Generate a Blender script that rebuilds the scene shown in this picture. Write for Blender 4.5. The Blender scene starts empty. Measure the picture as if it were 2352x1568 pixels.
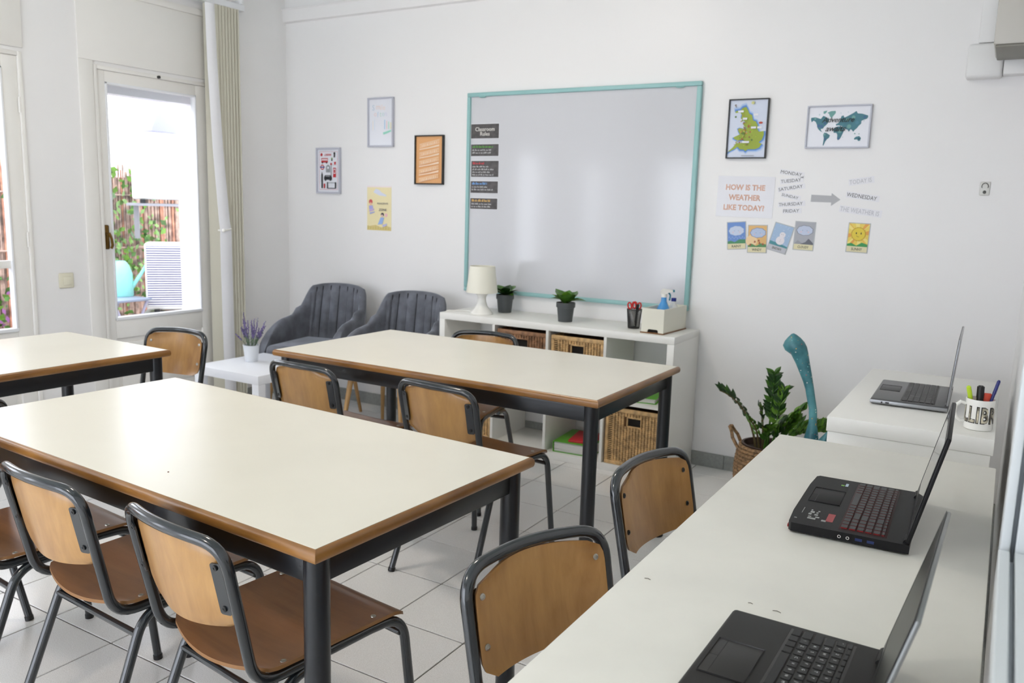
import bpy, bmesh, math, random
from mathutils import Vector, Matrix
random.seed(7)
PI = math.pi
SC = bpy.context.scene
COL = SC.collection

# ------------------------------------------------------------------ camera, light, exposure
cam_d = bpy.data.cameras.new('camera')
cam = bpy.data.objects.new('camera', cam_d); COL.objects.link(cam)
F = Vector((-0.50373233, 0.84879968, -0.16060147)); R_ = Vector((0.85726703, 0.51409784, 0.0282249)); U_ = Vector((-0.10652216, 0.12346055, 0.98661569))
m = Matrix((R_, U_, -F)).transposed().to_4x4(); m.translation = Vector((2.8811, -4.4004, 1.3989))
cam.matrix_world = m
cam_d.sensor_width = 36.0; cam_d.sensor_fit = 'HORIZONTAL'; cam_d.lens = 1906.56 / 2352 * 36
cam_d.clip_start = 0.02; cam_d.clip_end = 200
cam_d.dof.use_dof = True; cam_d.dof.focus_distance = 1.9; cam_d.dof.aperture_fstop = 7.0
SC.camera = cam
SC.view_settings.view_transform = 'Standard'; SC.view_settings.look = 'None'
SC.view_settings.exposure = -0.06; SC.view_settings.gamma = 1.0; SC.view_settings.use_curve_mapping = False
SKY = 6.3
LAMP_W = 84.0
w = bpy.data.worlds.new('overcast_sky'); SC.world = w; w.use_nodes = True
bg = w.node_tree.nodes['Background']; bg.inputs[0].default_value = (0.895, 0.907, 1.0, 1); bg.inputs[1].default_value = SKY
SC.cycles.max_bounces = 10; SC.cycles.diffuse_bounces = 7; SC.cycles.glossy_bounces = 4
SC.cycles.transparent_max_bounces = 12; SC.cycles.sample_clamp_indirect = 6.0
SC.cycles.use_denoising = True


# ------------------------------------------------------------------ materials
def lin(c):
    return tuple(((v / 255) / 12.92 if v / 255 <= 0.04045 else ((v / 255 + 0.055) / 1.055) ** 2.4) for v in c) + (1,)


MATS = {}


def mat(name, col, rough=0.5, metal=0.0, spec=0.5, coat=0.0, bump=0.0, bscale=200.0, var=0.0, vscale=8.0, sheen=0.0, col2=None, trans=0.0):
    if name in MATS: return MATS[name]
    m = bpy.data.materials.new(name); m.use_nodes = True; nt = m.node_tree; b = nt.nodes['Principled BSDF']
    b.inputs['Base Color'].default_value = lin(col); b.inputs['Roughness'].default_value = rough
    b.inputs['Metallic'].default_value = metal; b.inputs['Specular IOR Level'].default_value = spec
    b.inputs['Coat Weight'].default_value = coat; b.inputs['Coat Roughness'].default_value = 0.08
    if sheen:
        b.inputs['Sheen Weight'].default_value = sheen; b.inputs['Sheen Roughness'].default_value = 0.35
        b.inputs['Sheen Tint'].default_value = (0.85, 0.9, 1, 1)
    if trans: b.inputs['Transmission Weight'].default_value = trans
    tc = nt.nodes.new('ShaderNodeTexCoord')
    if var or col2:
        n = nt.nodes.new('ShaderNodeTexNoise'); n.inputs['Scale'].default_value = vscale; n.inputs['Detail'].default_value = 5
        nt.links.new(tc.outputs['Object'], n.inputs['Vector'])
        r = nt.nodes.new('ShaderNodeValToRGB'); r.color_ramp.elements[0].position = 0.35; r.color_ramp.elements[1].position = 0.65
        c2 = col2 if col2 else tuple(v * (1 - var) for v in col)
        r.color_ramp.elements[0].color = lin(c2); r.color_ramp.elements[1].color = lin(col)
        nt.links.new(n.outputs['Fac'], r.inputs[0]); nt.links.new(r.outputs[0], b.inputs['Base Color'])
    if bump:
        n = nt.nodes.new('ShaderNodeTexNoise'); n.inputs['Scale'].default_value = bscale; n.inputs['Detail'].default_value = 3
        nt.links.new(tc.outputs['Object'], n.inputs['Vector'])
        bp = nt.nodes.new('ShaderNodeBump'); bp.inputs['Strength'].default_value = bump; bp.inputs['Distance'].default_value = 0.002
        nt.links.new(n.outputs['Fac'], bp.inputs['Height']); nt.links.new(bp.outputs[0], b.inputs['Normal'])
    MATS[name] = m
    return m


def wood(name, c1, c2, rough=0.32, scale=(1, 1, 1), grain=18.0, axis_stretch=12.0, along='Z', coat=0.3):
    if name in MATS: return MATS[name]
    m = bpy.data.materials.new(name); m.use_nodes = True; nt = m.node_tree; b = nt.nodes['Principled BSDF']
    b.inputs['Roughness'].default_value = rough; b.inputs['Coat Weight'].default_value = coat; b.inputs['Coat Roughness'].default_value = 0.2
    tc = nt.nodes.new('ShaderNodeTexCoord'); mp = nt.nodes.new('ShaderNodeMapping')
    s = [grain * axis_stretch] * 3; s['XYZ'.index(along)] = grain
    mp.inputs['Scale'].default_value = s
    n = nt.nodes.new('ShaderNodeTexNoise'); n.inputs['Scale'].default_value = 0.35; n.inputs['Detail'].default_value = 8; n.inputs['Roughness'].default_value = 0.6
    n.inputs['Distortion'].default_value = 0.4
    oi = nt.nodes.new('ShaderNodeObjectInfo'); ad = nt.nodes.new('ShaderNodeVectorMath'); ad.operation = 'ADD'
    mu = nt.nodes.new('ShaderNodeMath'); mu.operation = 'MULTIPLY'; mu.inputs[1].default_value = 37.0
    nt.links.new(oi.outputs['Random'], mu.inputs[0]); nt.links.new(mu.outputs[0], ad.inputs[1])
    nt.links.new(tc.outputs['Object'], mp.inputs['Vector']); nt.links.new(mp.outputs[0], ad.inputs[0]); nt.links.new(ad.outputs[0], n.inputs['Vector'])
    n2 = nt.nodes.new('ShaderNodeTexNoise'); n2.inputs['Scale'].default_value = 5.0; n2.inputs['Detail'].default_value = 3
    nt.links.new(tc.outputs['Object'], n2.inputs['Vector'])
    mx0 = nt.nodes.new('ShaderNodeMath'); mx0.operation = 'MULTIPLY_ADD'; mx0.inputs[1].default_value = 0.45
    mm = nt.nodes.new('ShaderNodeMath'); mm.operation = 'MULTIPLY'; mm.inputs[1].default_value = 0.55
    nt.links.new(n.outputs['Fac'], mm.inputs[0]); nt.links.new(n2.outputs['Fac'], mx0.inputs[0]); nt.links.new(mm.outputs[0], mx0.inputs[2])
    r = nt.nodes.new('ShaderNodeValToRGB'); r.color_ramp.elements[0].position = 0.36; r.color_ramp.elements[1].position = 0.64
    r.color_ramp.elements[0].color = lin(c2); r.color_ramp.elements[1].color = lin(c1)
    nt.links.new(mx0.outputs[0], r.inputs[0]); nt.links.new(r.outputs[0], b.inputs['Base Color'])
    MATS[name] = m
    return m


def glass_mat():
    if 'clear_glass' in MATS: return MATS['clear_glass']
    m = bpy.data.materials.new('clear_glass'); m.use_nodes = True; nt = m.node_tree
    for n in list(nt.nodes): nt.nodes.remove(n)
    o = nt.nodes.new('ShaderNodeOutputMaterial'); t = nt.nodes.new('ShaderNodeBsdfTransparent'); g = nt.nodes.new('ShaderNodeBsdfGlossy')
    g.inputs['Roughness'].default_value = 0.02; t.inputs[0].default_value = (0.96, 0.98, 0.98, 1)
    lw = nt.nodes.new('ShaderNodeLayerWeight'); pw = nt.nodes.new('ShaderNodeMath'); pw.operation = 'POWER'; pw.inputs[1].default_value = 5.0
    f = nt.nodes.new('ShaderNodeMath'); f.operation = 'MULTIPLY_ADD'; f.inputs[1].default_value = .92; f.inputs[2].default_value = .04; mx = nt.nodes.new('ShaderNodeMixShader')
    nt.links.new(lw.outputs['Facing'], pw.inputs[0]); nt.links.new(pw.outputs[0], f.inputs[0]); nt.links.new(f.outputs[0], mx.inputs[0]); nt.links.new(t.outputs[0], mx.inputs[1]); nt.links.new(g.outputs[0], mx.inputs[2]); nt.links.new(mx.outputs[0], o.inputs[0])
    MATS['clear_glass'] = m
    return m


def emit(name, col, s):
    if name in MATS: return MATS[name]
    m = bpy.data.materials.new(name); m.use_nodes = True; b = m.node_tree.nodes['Principled BSDF']
    b.inputs['Emission Color'].default_value = lin(col); b.inputs['Emission Strength'].default_value = s; MATS[name] = m
    return m


def speckle(name, base, dark, rough, scale=420, amt=0.5, bump=0.02):
    if name in MATS: return MATS[name]
    m = bpy.data.materials.new(name); m.use_nodes = True; nt = m.node_tree; b = nt.nodes['Principled BSDF']; b.inputs['Roughness'].default_value = rough
    ge = nt.nodes.new('ShaderNodeNewGeometry'); n = nt.nodes.new('ShaderNodeTexNoise'); n.inputs['Scale'].default_value = scale; n.inputs['Detail'].default_value = 2
    n2 = nt.nodes.new('ShaderNodeTexNoise'); n2.inputs['Scale'].default_value = 3.0; n2.inputs['Detail'].default_value = 4
    nt.links.new(ge.outputs['Position'], n.inputs['Vector']); nt.links.new(ge.outputs['Position'], n2.inputs['Vector'])
    r = nt.nodes.new('ShaderNodeValToRGB'); r.color_ramp.elements[0].position = 0.3; r.color_ramp.elements[1].position = 0.55
    r.color_ramp.elements[0].color = lin(dark); r.color_ramp.elements[1].color = lin(base)
    nt.links.new(n.outputs['Fac'], r.inputs[0])
    mx = nt.nodes.new('ShaderNodeMix'); mx.data_type = 'RGBA'; mx.blend_type = 'MULTIPLY'; mx.inputs[0].default_value = 0.25
    oi = nt.nodes.new('ShaderNodeObjectInfo')
    r2 = nt.nodes.new('ShaderNodeValToRGB'); r2.color_ramp.elements[0].color = (0.9, 0.9, 0.9, 1); r2.color_ramp.elements[1].color = (1, 1, 1, 1)
    nt.links.new(oi.outputs['Random'], r2.inputs[0])
    nt.links.new(r.outputs[0], mx.inputs[6]); nt.links.new(r2.outputs[0], mx.inputs[7]); nt.links.new(mx.outputs[2], b.inputs['Base Color'])
    MATS[name] = m
    return m


M_WALL = mat('white_wall_paint', (234, 233, 233), 0.36, spec=0.4, bump=0.06, bscale=90)
M_WALLW = mat('white_painted_wood', (232, 230, 226), 0.38, bump=0.03, bscale=40)
M_CEIL = mat('ceiling_paint', (214, 222, 220), 0.8)
M_FRAMEW = mat('white_gloss_frame', (232, 234, 238), 0.3)
M_GROUT = mat('dark_grout', (70, 64, 58), 0.9)
M_TILE = speckle('speckled_floor_tile', (244, 243, 241), (218, 216, 213), 0.22)
M_SKIRT = mat('grey_skirting_tile', (150, 153, 150), 0.4, var=0.08, vscale=60)
M_LAM = mat('cream_laminate', (229, 224, 209), 0.27, spec=0.5, var=0.015, vscale=3)
M_LIP = wood('beech_table_edge', (154, 108, 54), (112, 72, 30), 0.3, grain=14, axis_stretch=9, along='X')
M_STEEL = mat('charcoal_enamel', (16, 20, 26), 0.33, spec=0.5, coat=0.15)
M_STEELC = mat('slate_enamel_tube', (28, 33, 38), 0.2, spec=0.6, coat=0.5)
M_PLYB = wood('beech_plywood_back', (184, 140, 82), (152, 108, 58), 0.33, grain=10, axis_stretch=8, along='Z')
M_PLYS = wood('beech_plywood_seat', (150, 100, 58), (118, 72, 38), 0.3, grain=10, axis_stretch=8, along='X')
M_PLYE = mat('plywood_edge', (140, 98, 56), 0.5)
M_BLACKP = mat('black_plastic', (22, 22, 24), 0.4)
M_SCREW = mat('zinc_screw', (190, 188, 180), 0.3, metal=0.9)
M_WHITEF = mat('white_foil_furniture', (232, 231, 226), 0.35)
M_DESK = mat('white_desk_laminate', (224, 222, 213), 0.42, var=0.03, vscale=5)
M_TEAL = mat('teal_painted_frame', (146, 190, 190), 0.4)
M_BOARD = mat('whiteboard_enamel', (203, 204, 209), 0.11, spec=0.6)
M_VELVET = mat('grey_velvet', (108, 111, 121), 0.75, sheen=.6, var=0.3, vscale=9, bump=0.1, bscale=300)
M_OAK = wood('oak_leg', (190, 150, 96), (160, 120, 70), 0.4, along='Z')
M_RATTAN = mat('rattan_weave', (226, 186, 130), 0.6, var=0.26, vscale=26)
M_RATTAND = mat('brown_rattan', (172, 126, 90), 0.6, var=0.35, vscale=26)
M_DARK = mat('opening_shade_black', (14, 10, 8), 0.9)  # near-black painted into openings to stand for their shade
M_SHADE = mat('lamp_shade_plastic', (232, 230, 216), 0.5)
M_WHITEP = mat('white_plastic', (236, 235, 230), 0.25)
M_BRASS = mat('aged_brass', (120, 92, 46), 0.35, metal=0.9)
M_LEAF = mat('green_leaf', (74, 122, 38), 0.35, var=0.35, vscale=20)
M_LEAF2 = mat('bright_green_leaf', (110, 158, 48), 0.4, var=0.3, vscale=20)
M_LEAFD = mat('dark_green_leaf', (40, 78, 32), 0.35, var=0.3, vscale=20)
M_SOIL = mat('potting_soil', (40, 28, 20), 0.95, bump=0.5, bscale=120)
M_POTG = mat('charcoal_pot', (72, 76, 78), 0.5)
M_POTW = mat('white_metal_pot', (222, 226, 232), 0.3)
M_ALU = mat('white_aluminium', (206, 210, 212), 0.3, metal=0.0)
M_GLASS = glass_mat()


# ------------------------------------------------------------------ mesh helpers
class MB:
    """collects shapes in one bmesh"""
    def __init__(s): s.bm = bmesh.new(); s.mi = 0

    def _tag(s, faces):
        for f in faces: f.material_index = s.mi

    def box(s, x0, x1, y0, y1, z0, z1, bev=0.0, seg=2, rot=None, only=None):
        r = bmesh.ops.create_cube(s.bm, size=1.0); vs = r['verts']
        bmesh.ops.scale(s.bm, verts=vs, vec=(abs(x1 - x0), abs(y1 - y0), abs(z1 - z0)))
        c = Vector(((x0 + x1) / 2, (y0 + y1) / 2, (z0 + z1) / 2))
        if bev > 0:
            es = list({e for v in vs for e in v.link_edges})
            if only: es = [e for e in es if abs((e.verts[0].co - e.verts[1].co).normalized()['xyz'.index(only)]) > 0.9]
            g = bmesh.ops.bevel(s.bm, geom=es, offset=bev, segments=seg, affect='EDGES', profile=0.5)
            vs = list({v for f in g['faces'] for v in f.verts} | {v for v in vs if v.is_valid})
        if rot: bmesh.ops.rotate(s.bm, verts=vs, cent=(0, 0, 0), matrix=rot)
        bmesh.ops.translate(s.bm, verts=vs, vec=c)
        s._tag({f for v in vs for f in v.link_faces})
        return vs

    def tube(s, pts, r, n=12, caps=True, closed=False):
        pts = [Vector(p) for p in pts]; N = len(pts); rs = r if isinstance(r, (list, tuple)) else [r] * N
        prev = None; rings = []
        for i, p in enumerate(pts):
            if closed: t = (pts[(i + 1) % N] - pts[i - 1]).normalized()
            elif i == 0: t = (pts[1] - p).normalized()
            elif i == N - 1: t = (p - pts[i - 1]).normalized()
            else: t = ((pts[i + 1] - p).normalized() + (p - pts[i - 1]).normalized()).normalized()
            if prev is None:
                a = Vector((0, 0, 1)) if abs(t.z) < 0.9 else Vector((1, 0, 0)); u = t.cross(a).normalized()
            else:
                u = (prev - t * prev.dot(t)).normalized()
            prev = u; v = t.cross(u)
            rings.append([s.bm.verts.new(p + (u * math.cos(k * 2 * PI / n) + v * math.sin(k * 2 * PI / n)) * rs[i]) for k in range(n)])
        fs = []
        for i in range(N - 1 + (1 if closed else 0)):
            a, b = rings[i], rings[(i + 1) % N]
            for k in range(n): fs.append(s.bm.faces.new((a[k], b[k], b[(k + 1) % n], a[(k + 1) % n])))
        if caps and not closed:
            fs.append(s.bm.faces.new(rings[0])); fs.append(s.bm.faces.new(rings[-1][::-1]))
        s._tag(fs)

    def lathe(s, prof, c=(0, 0, 0), n=32, caps=True):
        c = Vector(c); rings = []
        for (r, z) in prof: rings.append([s.bm.verts.new(c + Vector((r * math.cos(k * 2 * PI / n), r * math.sin(k * 2 * PI / n), z))) for k in range(n)])
        fs = []
        for a, b in zip(rings, rings[1:]):
            for k in range(n): fs.append(s.bm.faces.new((a[k], a[(k + 1) % n], b[(k + 1) % n], b[k])))
        if caps:
            fs.append(s.bm.faces.new(rings[0][::-1])); fs.append(s.bm.faces.new(rings[-1]))
        s._tag(fs)

    def grid(s, fn, nu, nv, cu=False):
        g = [[s.bm.verts.new(fn(i / nu, j / nv)) for j in range(nv + 1)] for i in range(nu + (0 if cu else 1))]
        fs = []; L = len(g)
        for i in range(nu):
            for j in range(nv): fs.append(s.bm.faces.new((g[i][j], g[(i + 1) % L][j], g[(i + 1) % L][j + 1], g[i][j + 1])))
        s._tag(fs); return g

    def slab(s, fn, th, nu, nv):
        """sheet fn(u,v)->(point, normal) with thickness"""
        top = [[None] * (nv + 1) for _ in range(nu + 1)]; bot = [[None] * (nv + 1) for _ in range(nu + 1)]
        for i in range(nu + 1):
            for j in range(nv + 1):
                p, nn = fn(i / nu, j / nv)
                top[i][j] = s.bm.verts.new(p); bot[i][j] = s.bm.verts.new(p - nn * th)
        fs = []
        for i in range(nu):
            for j in range(nv):
                fs.append(s.bm.faces.new((top[i][j], top[i + 1][j], top[i + 1][j + 1], top[i][j + 1])))
                fs.append(s.bm.faces.new((bot[i][j + 1], bot[i + 1][j + 1], bot[i + 1][j], bot[i][j])))
        s._tag(fs); e = []
        for i in range(nu):
            e.append(s.bm.faces.new((bot[i][0], bot[i + 1][0], top[i + 1][0], top[i][0])))
            e.append(s.bm.faces.new((top[i][nv], top[i + 1][nv], bot[i + 1][nv], bot[i][nv])))
        for j in range(nv):
            e.append(s.bm.faces.new((top[0][j], top[0][j + 1], bot[0][j + 1], bot[0][j])))
            e.append(s.bm.faces.new((bot[nu][j], bot[nu][j + 1], top[nu][j + 1], top[nu][j])))
        for f in e: f.material_index = s.mi + 1 if getattr(s, 'edge', False) else s.mi

    def prism(s, pts, axis, a0, a1):
        """polygon pts in the plane across axis, swept from a0 to a1"""
        def P(p, a):
            if axis == 'x': return (a, p[0], p[1])
            if axis == 'y': return (p[0], a, p[1])
            return (p[0], p[1], a)
        A = [s.bm.verts.new(P(p, a0)) for p in pts]; B = [s.bm.verts.new(P(p, a1)) for p in pts]; n = len(pts)
        fs = [s.bm.faces.new(A), s.bm.faces.new(B[::-1])]
        for k in range(n): fs.append(s.bm.faces.new((A[k], B[k], B[(k + 1) % n], A[(k + 1) % n])))
        s._tag(fs)

    def flat(s, pts3):
        f = s.bm.faces.new([s.bm.verts.new(p) for p in pts3]); s._tag([f])

    def sphere(s, c, r, sx=1, sy=1, sz=1, seg=16):
        g = bmesh.ops.create_uvsphere(s.bm, u_segments=seg, v_segments=max(6, seg // 2), radius=r)
        bmesh.ops.scale(s.bm, verts=g['verts'], vec=(sx, sy, sz)); bmesh.ops.translate(s.bm, verts=g['verts'], vec=c)
        s._tag({f for v in g['verts'] for f in v.link_faces})

    def mesh(s, name, mats, smooth=35):
        bmesh.ops.recalc_face_normals(s.bm, faces=s.bm.faces)
        me = bpy.data.meshes.new(name); s.bm.to_mesh(me); s.bm.free()
        for mm in (mats if isinstance(mats, (list, tuple)) else [mats]): me.materials.append(mm)
        if smooth:
            for p in me.polygons: p.use_smooth = True
            me.set_sharp_from_angle(angle=math.radians(smooth))
        return me


def link(name, me, parent=None, loc=(0, 0, 0), rot=(0, 0, 0)):
    o = bpy.data.objects.new(name, me); COL.objects.link(o); o.location = loc; o.rotation_euler = rot
    if parent: o.parent = parent
    return o


def obj(name, mb, mats, parent=None, smooth=35, loc=(0, 0, 0), rot=(0, 0, 0)):
    return link(name, mb.mesh(name, mats, smooth), parent, loc, rot)


def tag(o, label, cat, group=None, kind=None):
    o['label'] = label; o['category'] = cat
    if group: o['group'] = group
    if kind: o['kind'] = kind
    return o


def thing(name, label, cat, loc=(0, 0, 0), rotz=0.0, group=None, rot=None):
    o = bpy.data.objects.new(name, None); COL.objects.link(o); o.empty_display_size = 0.1
    o.location = loc; o.rotation_euler = rot if rot else (0, 0, rotz)
    return tag(o, label, cat, group)


def struct(name, mb, mats, parent=None, smooth=35):
    o = obj(name, mb, mats, parent, smooth)
    if parent is None: o['kind'] = 'structure'
    return o


def dup(root, loc, rotz, label, group=None):
    r = root.copy(); COL.objects.link(r); r.location = loc; r.rotation_euler = (0, 0, rotz); r['label'] = label
    if group: r['group'] = group
    for ch in list(root.children):
        c = ch.copy(); COL.objects.link(c); c.parent = r
        for g in list(ch.children):
            d = g.copy(); COL.objects.link(d); d.parent = c
    return r


def arc(p0, p1, p2, r, n=6):
    """rounded corner at p1 between p0 and p2"""
    p0, p1, p2 = Vector(p0), Vector(p1), Vector(p2); a = (p0 - p1).normalized(); b = (p2 - p1).normalized()
    s, e = p1 + a * r, p1 + b * r
    return [(1 - t) ** 2 * s + 2 * t * (1 - t) * p1 + t * t * e for t in [k / n for k in range(n + 1)]]


def path(pts, r, n=6):
    out = [Vector(pts[0])]
    for i in range(1, len(pts) - 1):
        rr = r[i - 1] if isinstance(r, (list, tuple)) else r
        out += arc(pts[i - 1], pts[i], pts[i + 1], rr, n)
    out.append(Vector(pts[-1]))
    return out


TEXT_CACHE = {}


def text_mesh(s, size, bold=0.0, shear=0.0, spacing=1.0, line=1.0, align='CENTER', ext=0.0):
    k = (s, size, bold, shear, spacing, line, align)
    c = bpy.data.curves.new('lettering', 'FONT'); c.body = s; c.size = size; c.offset = bold * size; c.shear = shear
    c.space_character = spacing; c.space_line = line; c.align_x = align; c.align_y = 'CENTER'; c.resolution_u = 2; c.extrude = ext
    o = bpy.data.objects.new('lettering', c); COL.objects.link(o)
    dg = bpy.context.evaluated_depsgraph_get(); dg.update()
    me = bpy.data.meshes.new_from_object(o.evaluated_get(dg)); bpy.data.objects.remove(o); bpy.data.curves.remove(c)
    return me


def wall_text(name, s, w_target, parent, m, x=0, z=0, y=-0.002, size=0.02, bold=0.0, shear=0.0, spacing=1.0, line=1.0, h_target=None, rot=0.0):
    me = text_mesh(s, size, bold, shear, spacing, line)
    xs = [v.co.x for v in me.vertices]; ys = [v.co.y for v in me.vertices]
    if not xs: return
    k = w_target / (max(xs) - min(xs)) if w_target else 1.0
    kh = h_target / (max(ys) - min(ys)) if h_target else k
    cx = (max(xs) + min(xs)) / 2; cy = (max(ys) + min(ys)) / 2
    for v in me.vertices:
        a, b = (v.co.x - cx) * k, (v.co.y - cy) * kh
        v.co = Vector((x + a * math.cos(rot) - b * math.sin(rot), y, z + a * math.sin(rot) + b * math.cos(rot)))
    me.materials.clear(); me.materials.append(m)
    return link(name, me, parent)


# ------------------------------------------------------------------ room shell
XL, XR, YB, YF, ZC = -1.65, 2.945, 0.0, -6.6, 3.0
f = MB(); f.box(XL - .1, XR + .15, YF - .1, .1, -.08, -.004); floor = struct('floor', f, M_GROUT)
T, GX, GY, JO = 0.3088, 1.4966, -2.3221, 0.0046
cache = {}
far_tiles = MB(); nfar = 0
i0 = math.floor((XL - GX) / T); i1 = math.ceil((XR + .1 - GX) / T); j0 = math.floor((YF - GY) / T); j1 = math.ceil((0 - GY) / T)
for j in range(j1, j0 - 1, -1):
    for i in range(i0, i1 + 1):
        ax, bx = max(GX + i * T + JO / 2, XL), min(GX + (i + 1) * T - JO / 2, XR + .05)
        ay, by = max(GY + j * T + JO / 2, YF), min(GY + (j + 1) * T - JO / 2, YB)
        if bx - ax < .01 or by - ay < .01: continue
        if by > -4.5:
            key = (round(bx - ax, 3), round(by - ay, 3))
            if key not in cache:
                t = MB(); t.box(0, key[0], 0, key[1], -.006, 0, bev=.0012, seg=1); cache[key] = t.mesh('tile', M_TILE, 0)
            link('tile', cache[key], floor, (ax, ay, random.uniform(-.0004, 0)))
        else:
            far_tiles.box(ax, bx, ay, by, -.006, 0); nfar += 1
ft = obj('tile_field', far_tiles, M_TILE, floor, 0); ft['kind'] = 'stuff'

b = MB(); b.box(XL - .25, XR + .15, 0, .15, -.1, ZC + .05); struct('wall_back', b, M_WALL)
b = MB(); FX0, FX1, FZ0, FZ1 = -1.4, 2.2, .06, 2.1  # opening made for the added fill window
b.box(XL - .25, FX0, YF - .15, YF, -.1, ZC + .05); b.box(FX1, XR + .15, YF - .15, YF, -.1, ZC + .05); b.box(FX0, FX1, YF - .15, YF, -.1, FZ0); b.box(FX0, FX1, YF - .15, YF, FZ1, ZC + .05); struct('wall_front', b, M_WALL)
b = MB()
for xx in (FX0, FX0 + 1.2, FX0 + 2.4, FX1): b.box(xx - .035, xx + .035, YF - .09, YF - .03, FZ0, FZ1, bev=.003)
for zz in (FZ0, FZ1): b.box(FX0, FX1, YF - .09, YF - .03, zz - .035, zz + .035, bev=.003)
w2 = struct('window_added_fill', b, M_ALU)  # unseen window added behind the camera to brighten the floor
b = MB(); b.box(FX0, FX1, YF - .062, YF - .056, FZ0, FZ1); obj('pane', b, M_GLASS, w2, 0)
b = MB(); b.box(XL - .25, XR + .15, YF - .1, .1, ZC, ZC + .1); struct('ceiling', b, M_CEIL)
# left wall with four glazed openings
OPEN = [(-1.466, -.673, 0.0, 2.12), (-2.76, -1.862, 0.0, 2.12), (-4.135, -3.195, 0.0, 2.12), (-5.75, -4.85, 0.0, 2.12)]
b = MB(); ys = [YF]
XO = XL - .25
prev = YF
for (a, c, z0, z1) in sorted(OPEN):
    b.box(XO, XL, prev, a, -.1, ZC); b.box(XO, XL, a, c, z1, ZC); prev = c
b.box(XO, XL, prev, 0, -.1, ZC)
struct('wall_left', b, M_WALL)
# right wall: blank up to y=-3.30, then a white aluminium sliding window above a low wall
YJ, ZS = -3.30, 1.015
b = MB(); b.box(XR, XR + .15, YJ, 0, -.1, ZC); b.box(XR, XR + .15, YF, YJ, -.1, ZS); b.box(XR, XR + .15, YF, YJ, 2.4, ZC)
struct('wall_right', b, M_WALL)
win = MB(); win.box(XR - .039, XR - .029, YJ - .045, YJ + .004, ZS - .02, 2.42, bev=.0015); win = struct('window_1', win, M_ALU)
M_ALUG = mat('grey_aluminium', (178, 182, 188), .35)
for (x0, x1, y0, y1, nm, mm) in ((XR - .029, XR - .024, YJ - .03, YJ + .002, 'jamb_groove', M_ALUG), (XR - .024, XR + .06, YJ - .05, YJ + .002, 'jamb', M_ALU)):
    b = MB(); b.box(x0, x1, y0, y1, ZS - .02, 2.42, bev=.001, seg=1); obj(nm, b, mm, win)
for (x0, x1, z1, nm, mm) in ((XR - .040, XR - .029, ZS + .018, 'track', M_ALU), (XR - .029, XR - .024, ZS + .006, 'track_groove', M_ALUG), (XR - .024, XR - .008, ZS + .018, 'track', M_ALU), (XR - .008, XR + .004, ZS + .006, 'track_groove', M_ALUG), (XR + .004, XR + .1, ZS + .02, 'track', M_ALU)):
    b = MB(); b.box(x0, x1, YF, YJ - .052, ZS - .02, z1, bev=.001, seg=1); obj(nm, b, mm, win)
for yy in (-4.6, -5.7):
    b = MB(); b.box(XR + .01, XR + .05, yy - .03, yy + .03, ZS + .02, 2.4, bev=.003); obj('mullion', b, M_ALU, win)
b = MB(); b.box(XR + .02, XR + .1, YF, YJ - .052, 2.36, 2.42, bev=.003); obj('head_track', b, M_ALU, win)
b = MB(); b.box(XR + .03, XR + .036, YF, YJ - .052, ZS + .02, 2.36); obj('pane', b, mat('frosted_pane', (222, 226, 226), 0.35), win)
# picture moulding on the back wall, skirting
b = MB(); b.prism([(-.0, 2.615), (-.022, 2.622), (-.03, 2.64), (-.03, 2.695), (-.04, 2.705), (0, 2.712)], 'x', XL, XR); struct('trim_1', b, M_WALL)
b = MB()
x = XL
while x < XR - .02:
    b.box(x + .001, min(x + .33, XR) - .001, -.011, -.0, 0.0, .08, bev=.0015, seg=1); x += .33
struct('baseboard_back', b, M_SKIRT)
b = MB(); b.box(XR - .011, XR, -4.3, -.012, 0.0, .08, bev=.002); struct('baseboard_right', b, M_SKIRT)
b = MB()
for (y0, y1) in ((-.672, -.012), (-1.861, -1.467), (-3.194, -2.761)): b.box(XL, XL + .011, y0, y1, 0, .08, bev=.002)
struct('baseboard_left', b, M_SKIRT)


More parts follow.
